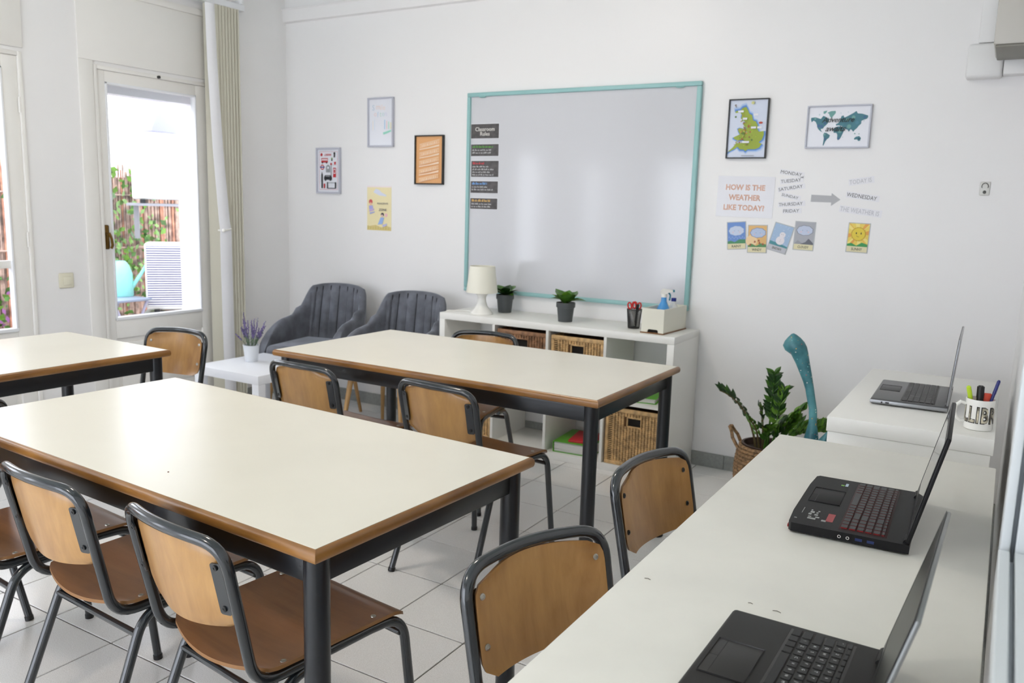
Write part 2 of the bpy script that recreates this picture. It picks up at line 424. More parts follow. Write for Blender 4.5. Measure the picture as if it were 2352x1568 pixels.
def glazed_door(idx, y0, y1, handle=True, glass=(.66, 2.035), gy=None, muntin=None):
    """white timber door with one pane, flush with the inner wall face"""
    xf = XL - .045
    b = MB(); jam = .022
    for (a, c) in ((y0, y0 + jam), (y1 - jam, y1)): b.box(xf - .03, XL + .008, a, c, 0, 2.12, bev=.003)
    b.box(xf - .03, XL + .008, y0 + jam, y1 - jam, 2.098, 2.12, bev=.003)
    d = struct('door_%d' % idx, b, M_WALLW)
    ga, gb = gy if gy else (y0 + .085, y1 - .1)
    z0, z1 = glass
    l = MB()
    l.box(xf, XL - .004, y0 + jam + .001, ga, .01, 2.097, bev=.002); l.box(xf, XL - .004, gb, y1 - jam - .001, .01, 2.097, bev=.002)
    l.box(xf, XL - .004, ga, gb, z1, 2.097, bev=.002); l.box(xf, XL - .004, ga, gb, z0 - .11, z0, bev=.002)
    l.box(xf, XL - .004, ga, gb, .01, .2, bev=.002)
    if muntin: l.box(xf + .005, XL - .012, ga, gb, muntin - .02, muntin + .02)
    obj('door_leaf', l, M_WALLW, d)
    p = MB(); p.box(xf + .008, XL - .016, ga, gb, .2, z0 - .11); p.box(xf + .012, XL - .008, ga + .03, gb - .03, .23, z0 - .14, bev=.006); obj('lower_panel', p, M_WALLW, d)
    p = MB(); e = .012
    p.box(xf + .004, XL + .002, ga, ga + e, z0, z1, bev=.003); p.box(xf + .004, XL + .002, gb - e, gb, z0, z1, bev=.003)
    p.box(xf + .004, XL + .006, ga, gb, z0, z0 + e + .006, bev=.003); p.box(xf + .004, XL + .002, ga, gb, z1 - e, z1, bev=.003)
    obj('glazing_bead', p, M_FRAMEW, d)
    g = MB(); g.box(xf + .018, xf + .023, ga + .004, gb - .004, z0 + .004, z1 - .004); obj('pane', g, M_GLASS, d, 0)
    if handle:
        hy = y0 + .032; h = MB(); h.box(XL - .004, XL + .004, hy - .018, hy + .018, 1.085, 1.225, bev=.008, seg=3)
        h.tube([(XL + .004, hy, 1.175), (XL + .03, hy, 1.175)], .008, 10)
        h.tube(path([(XL + .03, hy, 1.18), (XL + .034, hy + .012, 1.15), (XL + .03, hy + .02, 1.105), (XL + .024, hy + .014, 1.09)], .012, 4), [.008] * 10 + [.006] * 3 if False else .008, 10)
        obj('door_handle', h, M_BRASS, d)
        k = MB(); k.tube([(XL - .004, (y0 + y1) / 2 + .02, 2.107), (XL + .02, (y0 + y1) / 2 + .02, 2.107)], .009, 10); obj('top_bolt', k, M_BLACKP, d)
    for z in (.4, 1.15, 1.85):
        hn = MB(); hn.tube([(XL + .004, y1 - .025, z - .04), (XL + .004, y1 - .025, z + .04)], .006, 8); obj('door_hinge', hn, M_WALLW, d)
    # exterior roller-shutter box in the lintel and the stone sill
    return d


glazed_door(1, -1.466, -.673, True, gy=(-1.394, -.774))
glazed_door(2, -2.76, -1.862, False, gy=(-2.66, -1.965), muntin=1.02)
glazed_door(3, -4.135, -3.195, False, gy=(-4.03, -3.30))
glazed_door(4, -5.75, -4.85, False, muntin=1.02)
# panelled surround above the doors
b = MB()
for (a, c) in ((-1.556, -.673), (-2.80, -1.855)):
    b.box(XL, XL + .012, a, c, 2.14, 2.52, bev=.003)
    b.box(XL, XL + .02, a, c, 2.52, 2.56, bev=.006)
    b.box(XL, XL + .010, a, a + .088 if a > -2 else a + .03, 0.0, 2.14, bev=.003)
struct('trim_3', b, M_WALLW)
b = MB()
for (a, c, z0, z1) in OPEN: b.box(XO + .02, XO + .12, a, c, 1.99, 2.12)
struct('trim_4', b, mat('shutter_box', (240, 240, 248), .5))

# ceiling lamps: two round opal fittings, the rear one added as unseen fill
for n, (lx, ly, lab) in enumerate([(.5, -2.0, 'round opal ceiling lamp above the middle table'), (1.0, -4.9, 'added round opal ceiling lamp behind the camera, for fill light')]):
    t = thing('ceiling_lamp', lab, 'lamp', (lx, ly, ZC), 0, 'ceiling lamps')
    b = MB(); b.lathe([(.16, -.0), (.16, -.04), (.15, -.045)], n=40); obj('lamp_base', b, M_WHITEP, t)
    b = MB(); b.lathe([(.145, -.045), (.14, -.075), (.12, -.09), (.01, -.094)], n=40); obj('diffuser', b, emit('opal_glow', (255, 242, 228), LAMP_W), t)

# ------------------------------------------------------------------ vertical blind drawn aside
t = thing('vertical_blind', 'cream vertical blind drawn aside beside the garden door', 'blind', (XL, 0, 0))
b = MB(); b.box(.035, .085, -2.9, -.44, 2.60, 2.64, bev=.004); hr = obj('head_rail', b, M_FRAMEW, t)
for yy in (-.47, -.58): 
    b = MB(); b.box(0, .1, yy - .008, yy + .008, 2.64, 2.665, bev=.002); obj('bracket', b, M_FRAMEW, t)
M_SLAT = mat('cream_blind_fabric', (204, 201, 186), .8, bump=.1, bscale=400); M_SLATW = mat('white_blind_fabric', (236, 236, 240), .7)
for k in range(8):
    yy = -.695 + k * .024; b = MB(); a = math.radians(58 - 3 * k)
    cx, cy = .06, yy
    dx, dy = math.cos(a) * .044, math.sin(a) * .044
    b.prism([(cx - dx, cy - dy), (cx - dy * .06, cy + dx * .06 + .003), (cx + dx, cy + dy), (cx + dx, cy + dy + .0012), (cx - dy * .06, cy + dx * .06 + .0045), (cx - dx, cy - dy + .0012)], 'z', .07, 2.6)
    obj('slat', b, M_SLAT, t)
b = MB(); P = [(2.59, -.735), (2.2, -.725), (1.7, -.70), (1.25, -.665), (1.19, -.655), (1.1, -.657), (.6, -.655), (.1, -.65)]
def lead(u, v):
    k = v * (len(P) - 1); i = min(int(k), len(P) - 2); fr = k - i; z = P[i][0] * (1 - fr) + P[i + 1][0] * fr; y = P[i][1] * (1 - fr) + P[i + 1][1] * fr
    wd = .060 + .018 * min(1, v * 1.5)
    return Vector((.105 + .012 * math.sin(u * PI), y + (u - .5) * wd * 1.2, z)), Vector((1, 0, 0))
b.slab(lead, .0015, 6, 42); obj('lead_slat', b, M_SLATW, t)
b = MB(); b.tube([(.02, -.68, 1.19), (.125, -.68, 1.19), (.125, -.63, 1.2)], .006, 8); b.sphere((.125, -.69, 1.19), .012); obj('tie_hook', b, M_WHITEP, t)

# light switch
t = thing('light_switch', 'cream light switch on the wall pier between the glazed doors', 'switch', (XL, -1.69, .918))
b = MB(); b.box(0, .008, -.042, .042, -.042, .042, bev=.006, seg=3); obj('switch_plate', b, mat('ivory_plastic', (222, 218, 198), .35), t)
b = MB(); b.box(.008, .013, -.022, .026, -.026, .022, bev=.003); obj('rocker', b, mat('ivory_plastic', (222, 218, 198), .35), t)


# ------------------------------------------------------------------ tables
def table(x, y, rz, wx, dy, label, sx, sy):
    """(x,y) is a laminate corner; the top spans wx*sx, dy*sy from it"""
    t = thing('classroom_table', label, 'table', (x, y, 0), rz, 'classroom tables')
    x0, x1 = sorted((0, wx * sx)); y0, y1 = sorted((0, dy * sy)); h = .75; ov = .011
    b = MB(); b.box(x0, x1, y0, y1, h - .028, h); obj('tabletop', b, M_LAM, t, 0)
    # beech lipping: half-round profile swept round the top
    prof = [(-.001, h - .0008), (.005, h - .0012), (.009, h - .005), (ov, h - .011), (ov, h - .019), (.009, h - .0255), (.004, h - .0285), (-.001, h - .0285)]
    for (p, q, n_, lg) in (((x0, y0), (x1, y0), (0, -1), 'X'), ((x1, y1), (x0, y1), (0, 1), 'X'), ((x1, y0), (x1, y1), (1, 0), 'Y'), ((x0, y1), (x0, y0), (-1, 0), 'Y')):
        b = MB(); d = Vector((q[0] - p[0], q[1] - p[1])).normalized(); n2 = Vector(n_)
        A = [b.bm.verts.new((p[0] + n2.x * o - d.x * max(o, 0), p[1] + n2.y * o - d.y * max(o, 0), z)) for o, z in prof]
        B = [b.bm.verts.new((q[0] + n2.x * o + d.x * max(o, 0), q[1] + n2.y * o + d.y * max(o, 0), z)) for o, z in prof]
        k = len(prof)
        b.bm.faces.new(A); b.bm.faces.new(B[::-1])
        for i in range(k): b.bm.faces.new((A[i], B[i], B[(i + 1) % k], A[(i + 1) % k]))
        obj('lipping', b, M_LIP if lg == 'X' else wood('beech_table_edge_y', (154, 108, 54), (112, 72, 30), 0.3, grain=14, axis_stretch=9, along='Y'), t, 50)
    ins = .034
    for cx in (x0 + ins, x1 - ins):
        for cy in (y0 + ins, y1 - ins):
            b = MB(); b.lathe([(.024, 0.012), (.026, .014), (.026, h - .03)], (cx, cy, 0), 24); lg = obj('leg', b, M_STEEL, t)
            b = MB(); b.lathe([(.024, 0), (.027, .003), (.027, .016), (.025, .018)], (cx, cy, 0), 20); obj('foot', b, M_BLACKP, lg)
    for (a, c, e, g) in ((x0 + .055, x1 - .055, y0 + .02, y0 + .048), (x0 + .055, x1 - .055, y1 - .048, y1 - .02)):
        b = MB(); b.box(a, c, e, g, h - .09, h - .029, bev=.004); obj('apron', b, M_STEEL, t)
    for (a, c, e, g) in ((x0 + .02, x0 + .048, y0 + .055, y1 - .055), (x1 - .048, x1 - .02, y0 + .055, y1 - .055)):
        b = MB(); b.box(a, c, e, g, h - .09, h - .029, bev=.004); obj('apron', b, M_STEEL, t)
    return t


TA = table(1.8147, -3.3089, -.0531, 1.534, .7455, 'nearest cream topped table with beech edge, two chairs on its near side', -1, 1)
TB = table(1.7154, -1.8531, -.0079, 1.5586, .7825, 'cream topped table with beech edge in front of the white cube shelf', -1, 1)
TC = table(-.178, -2.142, -.02, .755, 1.55, 'cream topped table at the far left by the glazed doors', -1, -1)
b = MB(); b.sphere((0, 0, 0), .0022, 1, 1, .5, 8)
tag(obj('crumb', b, mat('brown_crumb', (90, 50, 30), .8), None, loc=(1.213, -3.179, .7508)), 'tiny brown crumb lying on the nearest table', 'crumb')


# ------------------------------------------------------------------ school chair
DARK_SCREW = []


def make_chair(label):
    t = thing('school_chair', label, 'chair', (0, 0, 0))
    r = .0120
    LEGF = []
    for s in (-1, 1):
        b = MB(); p = path([(s * .179, .105, .436), (s * .184, .205, .434), (s * .204, .243, .006)], .062, 8); b.tube(p, r, 14)
        lg = obj('leg', b, M_STEELC, t)
        b = MB(); b.tube([(s * .204, .243, .0), (s * .2034, .2425, .014)], .0135, 14); obj('foot_cap', b, M_BLACKP, lg)
    for s in (-1, 1):
        b = MB(); p = path([(s * .176, -.035, .418), (s * .178, -.125, .414), (s * .192, -.285, .006)], .055, 8); b.tube(p, r, 14)
        lg = obj('leg', b, M_STEELC, t)
        b = MB(); b.tube([(s * .192, -.285, 0), (s * .1917, -.281, .014)], .0135, 14); obj('foot_cap', b, M_BLACKP, lg)
    b = MB()
    L = path([(-.179, .105, .436), (-.172, -.195, .430), (-.179, -.262, .750), (0, -.300, .761), (.179, -.262, .750), (.172, -.195, .430), (.179, .105, .436)], [.062, .06, .10, .06, .062], 8)
    b.tube(L, r, 14); obj('frame', b, M_STEELC, t)
    b = MB(); b.tube([(-.178, -.146, .368), (.178, -.146, .368)], .0085, 10); obj('stretcher', b, M_STEELC, t)
    b = MB(); b.tube([(-.186, .195, .395), (.186, .195, .395)], .008, 10); obj('stretcher', b, M_STEELC, t)
    # seat: dished plywood with a waterfall front and rounded corners
    def seat(u, v):
        X = u * 2 - 1; V = v * 2 - 1; hw = .182 + .012 * v
        v0 = .78
        if abs(V) > v0: hw *= 1 - .17 * (1 - math.sqrt(max(0, 1 - ((abs(V) - v0) / (1 - v0)) ** 2)))
        x = X * hw; y = -.178 + v * .398 - (.026 * (1 - X * X) if v < .5 else -.008 * (1 - X * X)) * (abs(V) ** 3)
        z = .4575 - .014 * (1 - X * X) * (1 - .55 * v)
        if v > .86: z -= ((v - .86) / .14) ** 2 * .026
        return Vector((x, y, z)), Vector((0, -.15 if v > .9 else 0, 1)).normalized()
    b = MB(); b.edge = True; b.slab(seat, .0085, 14, 26); obj('seat', b, [M_PLYS, M_PLYE], t, 50)
    # backrest: bowed plywood held inside the hoop
    def back(u, v):
        X = u * 2 - 1; z = .558 + v * .184; hw = .1655
        if v > .76: hw *= 1 - .26 * (1 - math.sqrt(max(0, 1 - ((v - .76) / .24) ** 2)))
        if v < .22: hw *= 1 - .2 * (1 - math.sqrt(max(0, 1 - ((.22 - v) / .22) ** 2)))
        z -= .010 * (1 - X * X) * (1 - v); z += .004 * (1 - X * X) * v
        y = -.195 - (z - .43) * .205 - .034 * (1 - X * X) + .010
        return Vector((X * hw, y, z)), Vector((X * .3, 1, .2)).normalized()
    b = MB(); b.edge = True; b.slab(back, .008, 18, 12); obj('backrest', b, [M_PLYB, M_PLYE], t, 50)
    for s in (-1, 1):
        b = MB(); b.box(-.014, .014, -.0016, .0016, -.058, .058, bev=.006, seg=3, only='y', rot=Matrix.Rotation(math.radians(11.5), 3, 'X') @ Matrix.Rotation(s * .25, 3, 'Z'))
        obj('bracket', b, M_STEELC, t, loc=(s * .153, -.2525, .655))
    sc = MB(); sc.lathe([(.0066, 0), (.0062, .0018), (.003, .0026), (.0028, .0014), (.0005, .0012)], n=14); sm = sc.mesh('screw', M_SCREW); sd_ = sm.copy(); sd_.materials.clear(); sd_.materials.append(M_BLACKP); DARK_SCREW.append(sd_)
    for s in (-1, 1):
        for yy in (-.125, .125): link('screw', sm, t, (s * .170, yy, .4555 if yy < 0 else .4565))
        for zz in (.612, .702):
            link('screw', sm, t, (s * .146, -.195 - (zz - .43) * .205 - .0068 + .0105, zz), (math.radians(-90 + 11), 0, 0))
            link('screw', sd_, t, (s * .152, -.195 - (zz - .43) * .205 - .0135, zz), (math.radians(90 + 11), 0, 0))
    return t


CHAIR = make_chair('wood and grey tube school chair at near side of nearest table, by its right corner')
CHAIR.location = (1.525, -3.12, 0); CHAIR.rotation_euler = (0, 0, math.radians(-7.1)); CHAIR['group'] = 'school chairs'
for (x, y, a, lab) in [
    (1.022, -3.11, -3.6, 'school chair at near side of nearest table, second from its right corner'),
    (.545, -3.14, -5, 'school chair cut by the left picture edge at the near side of nearest table'),
    (1.18, -1.765, -5, 'school chair facing the shelf table, right one of its two near chairs'),
    (.53, -1.79, -2, 'school chair facing the shelf table, left one of its two near chairs'),
    (.68, -1.150, -170.4, 'school chair between the shelf table and white cube shelf'),
    (-.50, -2.07, -169.6, 'school chair at the far end of left table, before the garden door'),
    (-.06, -3.20, 92, 'school chair between the left table and nearest table, only its top showing'),
    (2.41, -3.155, -109, 'nearer of the two school chairs tucked under the white desk, with bright screws'),
    (2.395, -2.465, -100, 'farther of the two school chairs tucked under the white desk, with black screws'),
]:
    cc_ = dup(CHAIR, (x, y, 0), math.radians(a), lab, 'school chairs')
    if lab.startswith('farther'):
        for ch in cc_.children:
            if ch.name.startswith('screw'): ch.data = DARK_SCREW[0]

# ------------------------------------------------------------------ white desk along the right wall
t = thing('long_desk', 'long white desk along the right wall carrying two black laptops', 'desk', (2.347, -1.914, 0))
b = MB(); b.box(0, .562, -2.3, 0, .715, .75, bev=.003); obj('desktop', b, M_DESK, t)
for yy in (-.06, -2.24):
    b = MB(); b.box(.03, .53, yy - .012, yy + .012, 0, .715, bev=.002); obj('panel_leg', b, M_WHITEF, t)
b = MB(); b.box(.5, .518, -2.2, -.1, .45, .715, bev=.002); obj('modesty_panel', b, M_WHITEF, t)
t = thing('drawer_desk', 'white desk with thick top beside back wall carrying silver grey laptop', 'desk', (2.422, -1.588, 0), .0)
b = MB(); b.box(0, .478, 0, 1.035, .70, .75, bev=.002); obj('desktop', b, M_WHITEF, t)
for yy in (.004, 1.015):
    b = MB(); b.box(.004, .472, yy, yy + .016, 0, .699, bev=.0015); obj('side_panel', b, M_WHITEF, t)
b = MB(); b.box(.446, .462, .021, 1.014, .3, .699); obj('back_panel', b, M_WHITEF, t)
for k in range(2):
    b = MB(); b.box(.006, .022, .024 + k * .497, .516 + k * .495, .56, .69, bev=.002); dd = obj('drawer', b, M_WHITEF, t)
    b = MB(); b.box(-.012, .006, .22 + k * .495, .32 + k * .495, .62, .632, bev=.003); obj('drawer_handle', b, M_SCREW, dd)
# tiny marks on the desk
M_MARK = mat('pencil_mark', (110, 104, 96), .9)
for (x, y, s, lab) in ((2.388, -3.072, .006, 'faint scuff by the long edge of the white desk'), (2.568, -3.061, .004, 'small dark speck on the desk beyond the nearest laptop corner'), (2.613, -3.066, .007, 'larger dark scuff on the desk beyond the nearest laptop')):
    b = MB(); b.tube([(-s, 0, 0), (0, s * .4, 0), (s * .9, -.1 * s, 0)], .0006, 5); tag(obj('desk_mark', b, M_MARK, None, loc=(x, y, .7507)), lab, 'mark', 'scuffs on the desk')


# ------------------------------------------------------------------ laptops
def laptop(name, label, loc, rz, w_, d_, h_, ang, mbase, mkey, mscr, mside, scr_h, style):
    """local: x to the user's right, y away from the user (hinge side)"""
    t = thing(name, label, 'laptop', loc, rz, 'laptops')
    b = MB(); cut = .028 if style == 'red' else .0
    if style == 'red': b.prism([(-w_ / 2, .006), (-w_ / 2 + .008, 0), (-.10, -.004), (.10, -.004), (w_ / 2 - .008, 0), (w_ / 2, .006), (w_ / 2, d_), (-w_ / 2, d_)], 'z', .004, h_)
    else: b.box(-w_ / 2, w_ / 2, 0, d_, .003, h_, bev=.007, seg=3)
    base = obj('base', b, mbase, t)
    if style == 'silver':
        b = MB(); b.box(-w_ / 2 - .001, w_ / 2 + .001, -.0005, d_ - .002, .006, h_ - .004, bev=.003, seg=2); obj('side_band', b, mside, base)
    if style == 'red':
        b = MB(); b.box(-.15, .15, -.006, .01, 0.0, .006); obj('front_trim', b, mside, base)
        for k in range(2):
            b = MB(); b.tube([Vector((w_ / 2 + .0004, .100 + k * .016, h_ * .55)) + Vector((0, math.cos(q) * .0028, math.sin(q) * .0028)) for q in [i * PI / 8 for i in range(16)]], .0005, 6, closed=True)
            obj('audio_jack', b, M_WHITEP, base)
        for k in range(2):
            b = MB(); b.box(w_ / 2 - .002, w_ / 2 + .0006, .130 + k * .022, .143 + k * .022, h_ * .45, h_ * .7); obj('port', b, mat('port_blue', (20, 40, 90), .4), base)
    elif style == 'silver':
        b = MB(); b.box(w_ / 2 - .002, w_ / 2 + .0016, .05, .062, h_ * .4, h_ * .65); b.box(w_ / 2 - .002, w_ / 2 + .0016, .036, .041, h_ * .4, h_ * .65); obj('port', b, M_BLACKP, base)
    for sx in (-1, 1):
        for sy in (.03, d_ - .03):
            b = MB(); b.lathe([(.008, -.0), (.008, .004)], (sx * (w_ / 2 - .03), sy, 0), 10); obj('rubber_foot', b, M_BLACKP, base)
    # touchpad
    b = MB(); tx = -.03 if style != 'plain' else -.03; b.box(tx - .052, tx + .052, .012, .078, h_ - .0004, h_ + .0006, bev=.002)
    tp = obj('touchpad', b, mbase if style == 'red' else mat('pad_' + style, tuple(int(c) for c in (66, 66, 68)) if style == 'silver' else (34, 32, 31), .45), t)
    b = MB(); b.box(tx - .052, tx + .052, .0255, .0262, h_ + .0004, h_ + .0009); b.box(tx - .0004, tx + .0004, .012, .0258, h_ + .0004, h_ + .0009)
    b.box(tx - .0535, tx + .0535, .0785, .0791, h_, h_ + .0008); b.box(tx - .0535, tx - .0525, .012, .079, h_, h_ + .0008); b.box(tx + .0525, tx + .0535, .012, .079, h_, h_ + .0008)
    obj('button_gap', b, M_BLACKP, tp)
    # keyboard
    ky0 = .098; ky1 = d_ - .045; kw = w_ - .034; rows = 6; rh = (ky1 - ky0) / (rows - .45)
    b = MB(); b.box(-kw / 2 - .002, kw / 2 + .002, ky0 - .003, ky1 + .003, h_ - .0008, h_ + .0004, bev=.001)
    kb = obj('keyboard', b, M_BLACKP if style == 'silver' else mat('red_tray', (44, 10, 12), .6) if style == 'red' else mat('plain_tray', (40, 38, 36), .45), t)
    LAY = ['   \u2190\u2193\u2192', '', 'ZXCVBNM', 'ASDFGHJKL', 'QWERTYUIOP', '1234567890']
    unit = kw / 18.6
    km = {}
    letters = []
    for rr in range(rows):
        y = ky0 + rr * rh; hh = rh * (.55 if rr == rows - 1 else 1.0)
        if rr == 0: ws = [1.25, 1, 1, 1.1, 5.4, 1.1, 1, 1, 1, 1]
        elif rr == 1: ws = [1.3, 1] + [1] * 10 + [2.5]
        elif rr == 2: ws = [1.75] + [1] * 11 + [2.0]
        elif rr == 3: ws = [1.5] + [1] * 12 + [1.25]
        elif rr == 4: ws = [1] * 13 + [1.85]
        else: ws = [.98] * 15
        x = -kw / 2
        tot = sum(ws); pad = [1, 1, 1] if kw > .32 else []
        sc_ = (14.85 / tot)
        for k, ww in enumerate([q * sc_ for q in ws] + [1.2, 1.2, 1.2][:len(pad)]):
            W_ = ww * unit - .0028; H_ = hh - .0028; key = (round(W_, 4), round(H_, 4))
            if key not in km:
                m_ = MB(); g = .0022 if style != 'red' else .003
                m_.prism([(.0003, .0003), (W_ - .0003, .0003), (W_ - .0003, H_ - .0003), (.0003, H_ - .0003)], 'z', 0, g) if style == 'silver' else m_.box(0, W_, 0, H_, 0, g, bev=.0008, seg=1)
                me = m_.mesh('key', [mkey, mside], 0)
                if style == 'red':
                    for p in me.polygons:
                        if p.normal.z < .5: p.material_index = 1
                km[key] = me
            link('key', km[key], kb, (x + .0011, y + .0013, h_ + .0004))
            if style == 'plain' and 1 <= rr <= 5:
                seq = {1: '\\ZXCVBNM,.-', 2: ' ASDFGHJKL\u00d1', 3: ' QWERTYUIOP', 4: '\u00ba1234567890', 5: ''}[rr]
                off = 1 if rr == 1 else 0
                if off <= k < len(seq) + off and k - off < len(seq):
                    ch = seq[k - off]
                    if ch.strip(): letters.append((ch, x + ww * unit * .4, y + H_ * .6))
            x += ww * unit
    if letters:
        verts = []; faces = []
        for ch, lx, ly in letters:
            me = text_mesh(ch, .0062); n0 = len(verts)
            verts += [(v.co.x + lx, v.co.y + ly, h_ + .00275) for v in me.vertices]; faces += [[q + n0 for q in p.vertices] for p in me.polygons]
            bpy.data.meshes.remove(me)
        me = bpy.data.meshes.new('key_legends'); me.from_pydata(verts, [], faces); me.materials.append(mat('legend_white', (225, 225, 225), .5)); link('key_legends', me, kb)
    if style == 'red':       # stickers on the palm rest
        b = MB(); b.mi = 0; b.box(.085, .135, .066, .080, h_, h_ + .0004); obj('red_sticker', b, mat('sticker_red', (150, 40, 44), .4), t)
        b = MB(); b.box(-.150, -.128, .070, .076, h_, h_ + .0004); obj('blue_sticker', b, mat('sticker_pale', (170, 190, 205), .4), t)
        b = MB(); b.box(-.136, -.128, .061, .068, h_, h_ + .0004); obj('green_sticker', b, mat('sticker_green', (110, 170, 60), .4), t)
        b = MB()
        for (sx, sy, ww, hh) in [(-.118, .030, .010, .008), (-.118, .042, .007, .004), (-.132, .028, .010, .006), (-.132, .040, .008, .007), (-.146, .03, .006, .006), (-.146, .044, .007, .008), (-.158, .03, .008, .016), (-.160, .058, .009, .009), (-.104, .03, .006, .003), (-.168, .006, .004, .005), (-.128, .014, .036, .0012), (-.106, .044, .006, .004)]:
            b.box(-sx - ww - .02, -sx - .02, sy, sy + hh, h_, h_ + .0004)
        obj('printed_marks', b, mat('sticker_grey', (150, 152, 150), .5), t)
        me = text_mesh('GEFORCE', .006); 
        bpy.data.meshes.remove(me)
    # screen, leaning back by ang from vertical
    S = bpy.data.objects.new('screen', None)
    R = Matrix.Rotation(-ang, 3, 'X'); th = .006 if style != 'red' else .008
    def RB(mb, x0, x1, y0, y1, z0, z1, bev=0):
        mb.box(x0, x1, y0, y1, z0, z1, bev=bev, seg=2)
    b = MB(); b.box(-w_ / 2, w_ / 2, 0, th, .004, scr_h, bev=.003, seg=2)
    so = obj('screen', b, mscr, t, loc=(0, d_ - .008, h_), rot=(-ang, 0, 0))
    b = MB(); e = .014
    b.box(-w_ / 2 + .001, w_ / 2 - .001, -.001, 0, scr_h - e, scr_h - .001); b.box(-w_ / 2 + .001, w_ / 2 - .001, -.001, 0, .006, .03)
    b.box(-w_ / 2 + .001, -w_ / 2 + e, -.001, 0, .03, scr_h - e); b.box(w_ / 2 - e, w_ / 2 - .001, -.001, 0, .03, scr_h - e)
    obj('bezel', b, M_BLACKP, so)
    b = MB(); b.box(-w_ / 2 + e, w_ / 2 - e, -.0006, 0, .03, scr_h - e); obj('display', b, mat('dark_glossy_display', (30, 32, 34), .06, spec=.8) if style != 'plain' else mat('dark_matt_display', (24, 26, 24), .38, spec=.3), so)
    b = MB()
    for sx in (-1, 1): b.tube([(sx * w_ * .42 - .02, d_ - .006, h_ + .001), (sx * w_ * .42 + .02, d_ - .006, h_ + .001)], .0065, 10)
    obj('hinge', b, mbase, t)
    return t


M_BLK = mat('matt_black_laptop', (15, 15, 17), .5, spec=.25, bump=.04, bscale=700); M_RED = mat('red_key_sides', (150, 26, 30), .4)
M_KEYB = mat('black_key', (17, 17, 19), .4); M_CHAR = mat('charcoal_laptop', (30, 29, 28), .5, spec=.3); M_SILV = mat('silver_laptop_edge', (160, 162, 166), .3, metal=.5)
M_GUN = mat('gunmetal_laptop', (92, 92, 94), .35, metal=.4); M_LID = mat('laptop_lid_grey', (120, 122, 122), .35, metal=.3)
laptop('laptop', 'black laptop with red edged keys and stickers, middle of the three laptops', (2.540, -2.515, .75), -PI / 2 + .03, .36, .228, .022, math.radians(13), M_BLK, M_KEYB, M_BLK, M_RED, .228, 'red')
laptop('laptop', 'large charcoal laptop in the lower right, nearest to the camera', (2.556, -3.322, .75), -PI / 2 - .015, .378, .232, .021, math.radians(15), M_CHAR, M_KEYB, M_LID, M_KEYB, .236, 'plain')
laptop('laptop', 'grey laptop with silver sides on the white drawer desk beside the mug', (2.508, -1.107, .75), -PI / 2 + .02, .40, .245, .022, math.radians(4), M_GUN, M_KEYB, M_SILV, M_SILV, .235, 'silver')

# ------------------------------------------------------------------ mug and pens
t = thing('mug', 'white mug with large black and gold letters standing on the drawer desk', 'mug', (2.850, -1.462, .7502))
b = MB(); b.lathe([(.036, 0), (.040, .002), (.041, .006), (.041, .094), (.0405, .0965), (.0385, .0965), (.0375, .09), (.037, .012), (.02, .008), (.0005, .008)], n=40); obj('cup', b, M_WHITEP, t)
a0 = math.radians(196)
b = MB(); hd = Vector((math.cos(a0), math.sin(a0), 0))
b.tube([hd * .040 + Vector((0, 0, .078)), hd * .056 + Vector((0, 0, .083)), hd * .069 + Vector((0, 0, .07)), hd * .071 + Vector((0, 0, .05)), hd * .064 + Vector((0, 0, .032)), hd * .052 + Vector((0, 0, .022)), hd * .040 + Vector((0, 0, .024))], .0055, 10); obj('handle', b, M_WHITEP, t)
for k, (off, bold, m_) in enumerate([(.0412, .055, mat('mug_black', (16, 16, 18), .3)), (.0416, .012, mat('mug_gold', (232, 222, 196), .3, var=.5, vscale=38, col2=(18, 18, 18)))]):
    me = text_mesh('LLIBR', .052, bold, 0, 1.12)
    bm = bmesh.new(); bm.from_mesh(me); bmesh.ops.triangulate(bm, faces=bm.faces)
    for q in range(2): bmesh.ops.subdivide_edges(bm, edges=[e for e in bm.edges if e.calc_length() > .005], cuts=1)
    xs = [v.co.x for v in bm.verts]; cx = (max(xs) + min(xs)) / 2; ys_ = [v.co.y for v in bm.verts]; cy = (max(ys_) + min(ys_)) / 2
    kx = .112 / (max(xs) - min(xs))
    for v in bm.verts:
        an = math.radians(-86) + (v.co.x - cx) * kx / .041
        v.co = Vector((math.cos(an) * off, math.sin(an) * off, .050 + (v.co.y - cy) * 1.30))
    bm.to_mesh(me); bm.free(); me.materials.clear(); me.materials.append(m_); link('lettering', me, t)
def pen(name, label, p0, p1, r, m_, cap=None, sq=False):
    p0, p1 = Vector(p0), Vector(p1); t = thing(name, label, 'pen', p0, 0, 'pens in the mug'); d = p1 - p0
    b = MB(); b.tube([(0, 0, 0), d * .04, d * .7], [r * .5, r, r], 12); obj('barrel', b, m_, t)
    b = MB(); b.tube([d * .7, d * .97, d], [r * 1.12, r * 1.12, r * .6], 12); obj('cap', b, cap or m_, t)
mz = .7602
pen('highlighter', 'lime green highlighter leaning left in the mug', (2.842, -1.462, mz), (2.812, -1.475, mz + .125), .006, mat('lime_plastic', (190, 220, 50), .4))
pen('marker', 'thick black marker standing in the mug', (2.848, -1.468, mz), (2.846, -1.462, mz + .128), .0095, M_BLACKP)
pen('ballpoint_pen', 'dark blue pen leaning right in the mug', (2.86, -1.462, mz), (2.893, -1.457, mz + .15), .0045, mat('navy_plastic', (26, 34, 110), .3))
t = thing('eraser', 'red rubber block standing in the mug', 'eraser', (2.866, -1.452, mz), .3, None)
b = MB(); b.box(-.011, .011, -.006, .006, 0, .104, bev=.002); obj('block', b, mat('coral_rubber', (214, 80, 58), .6), t)

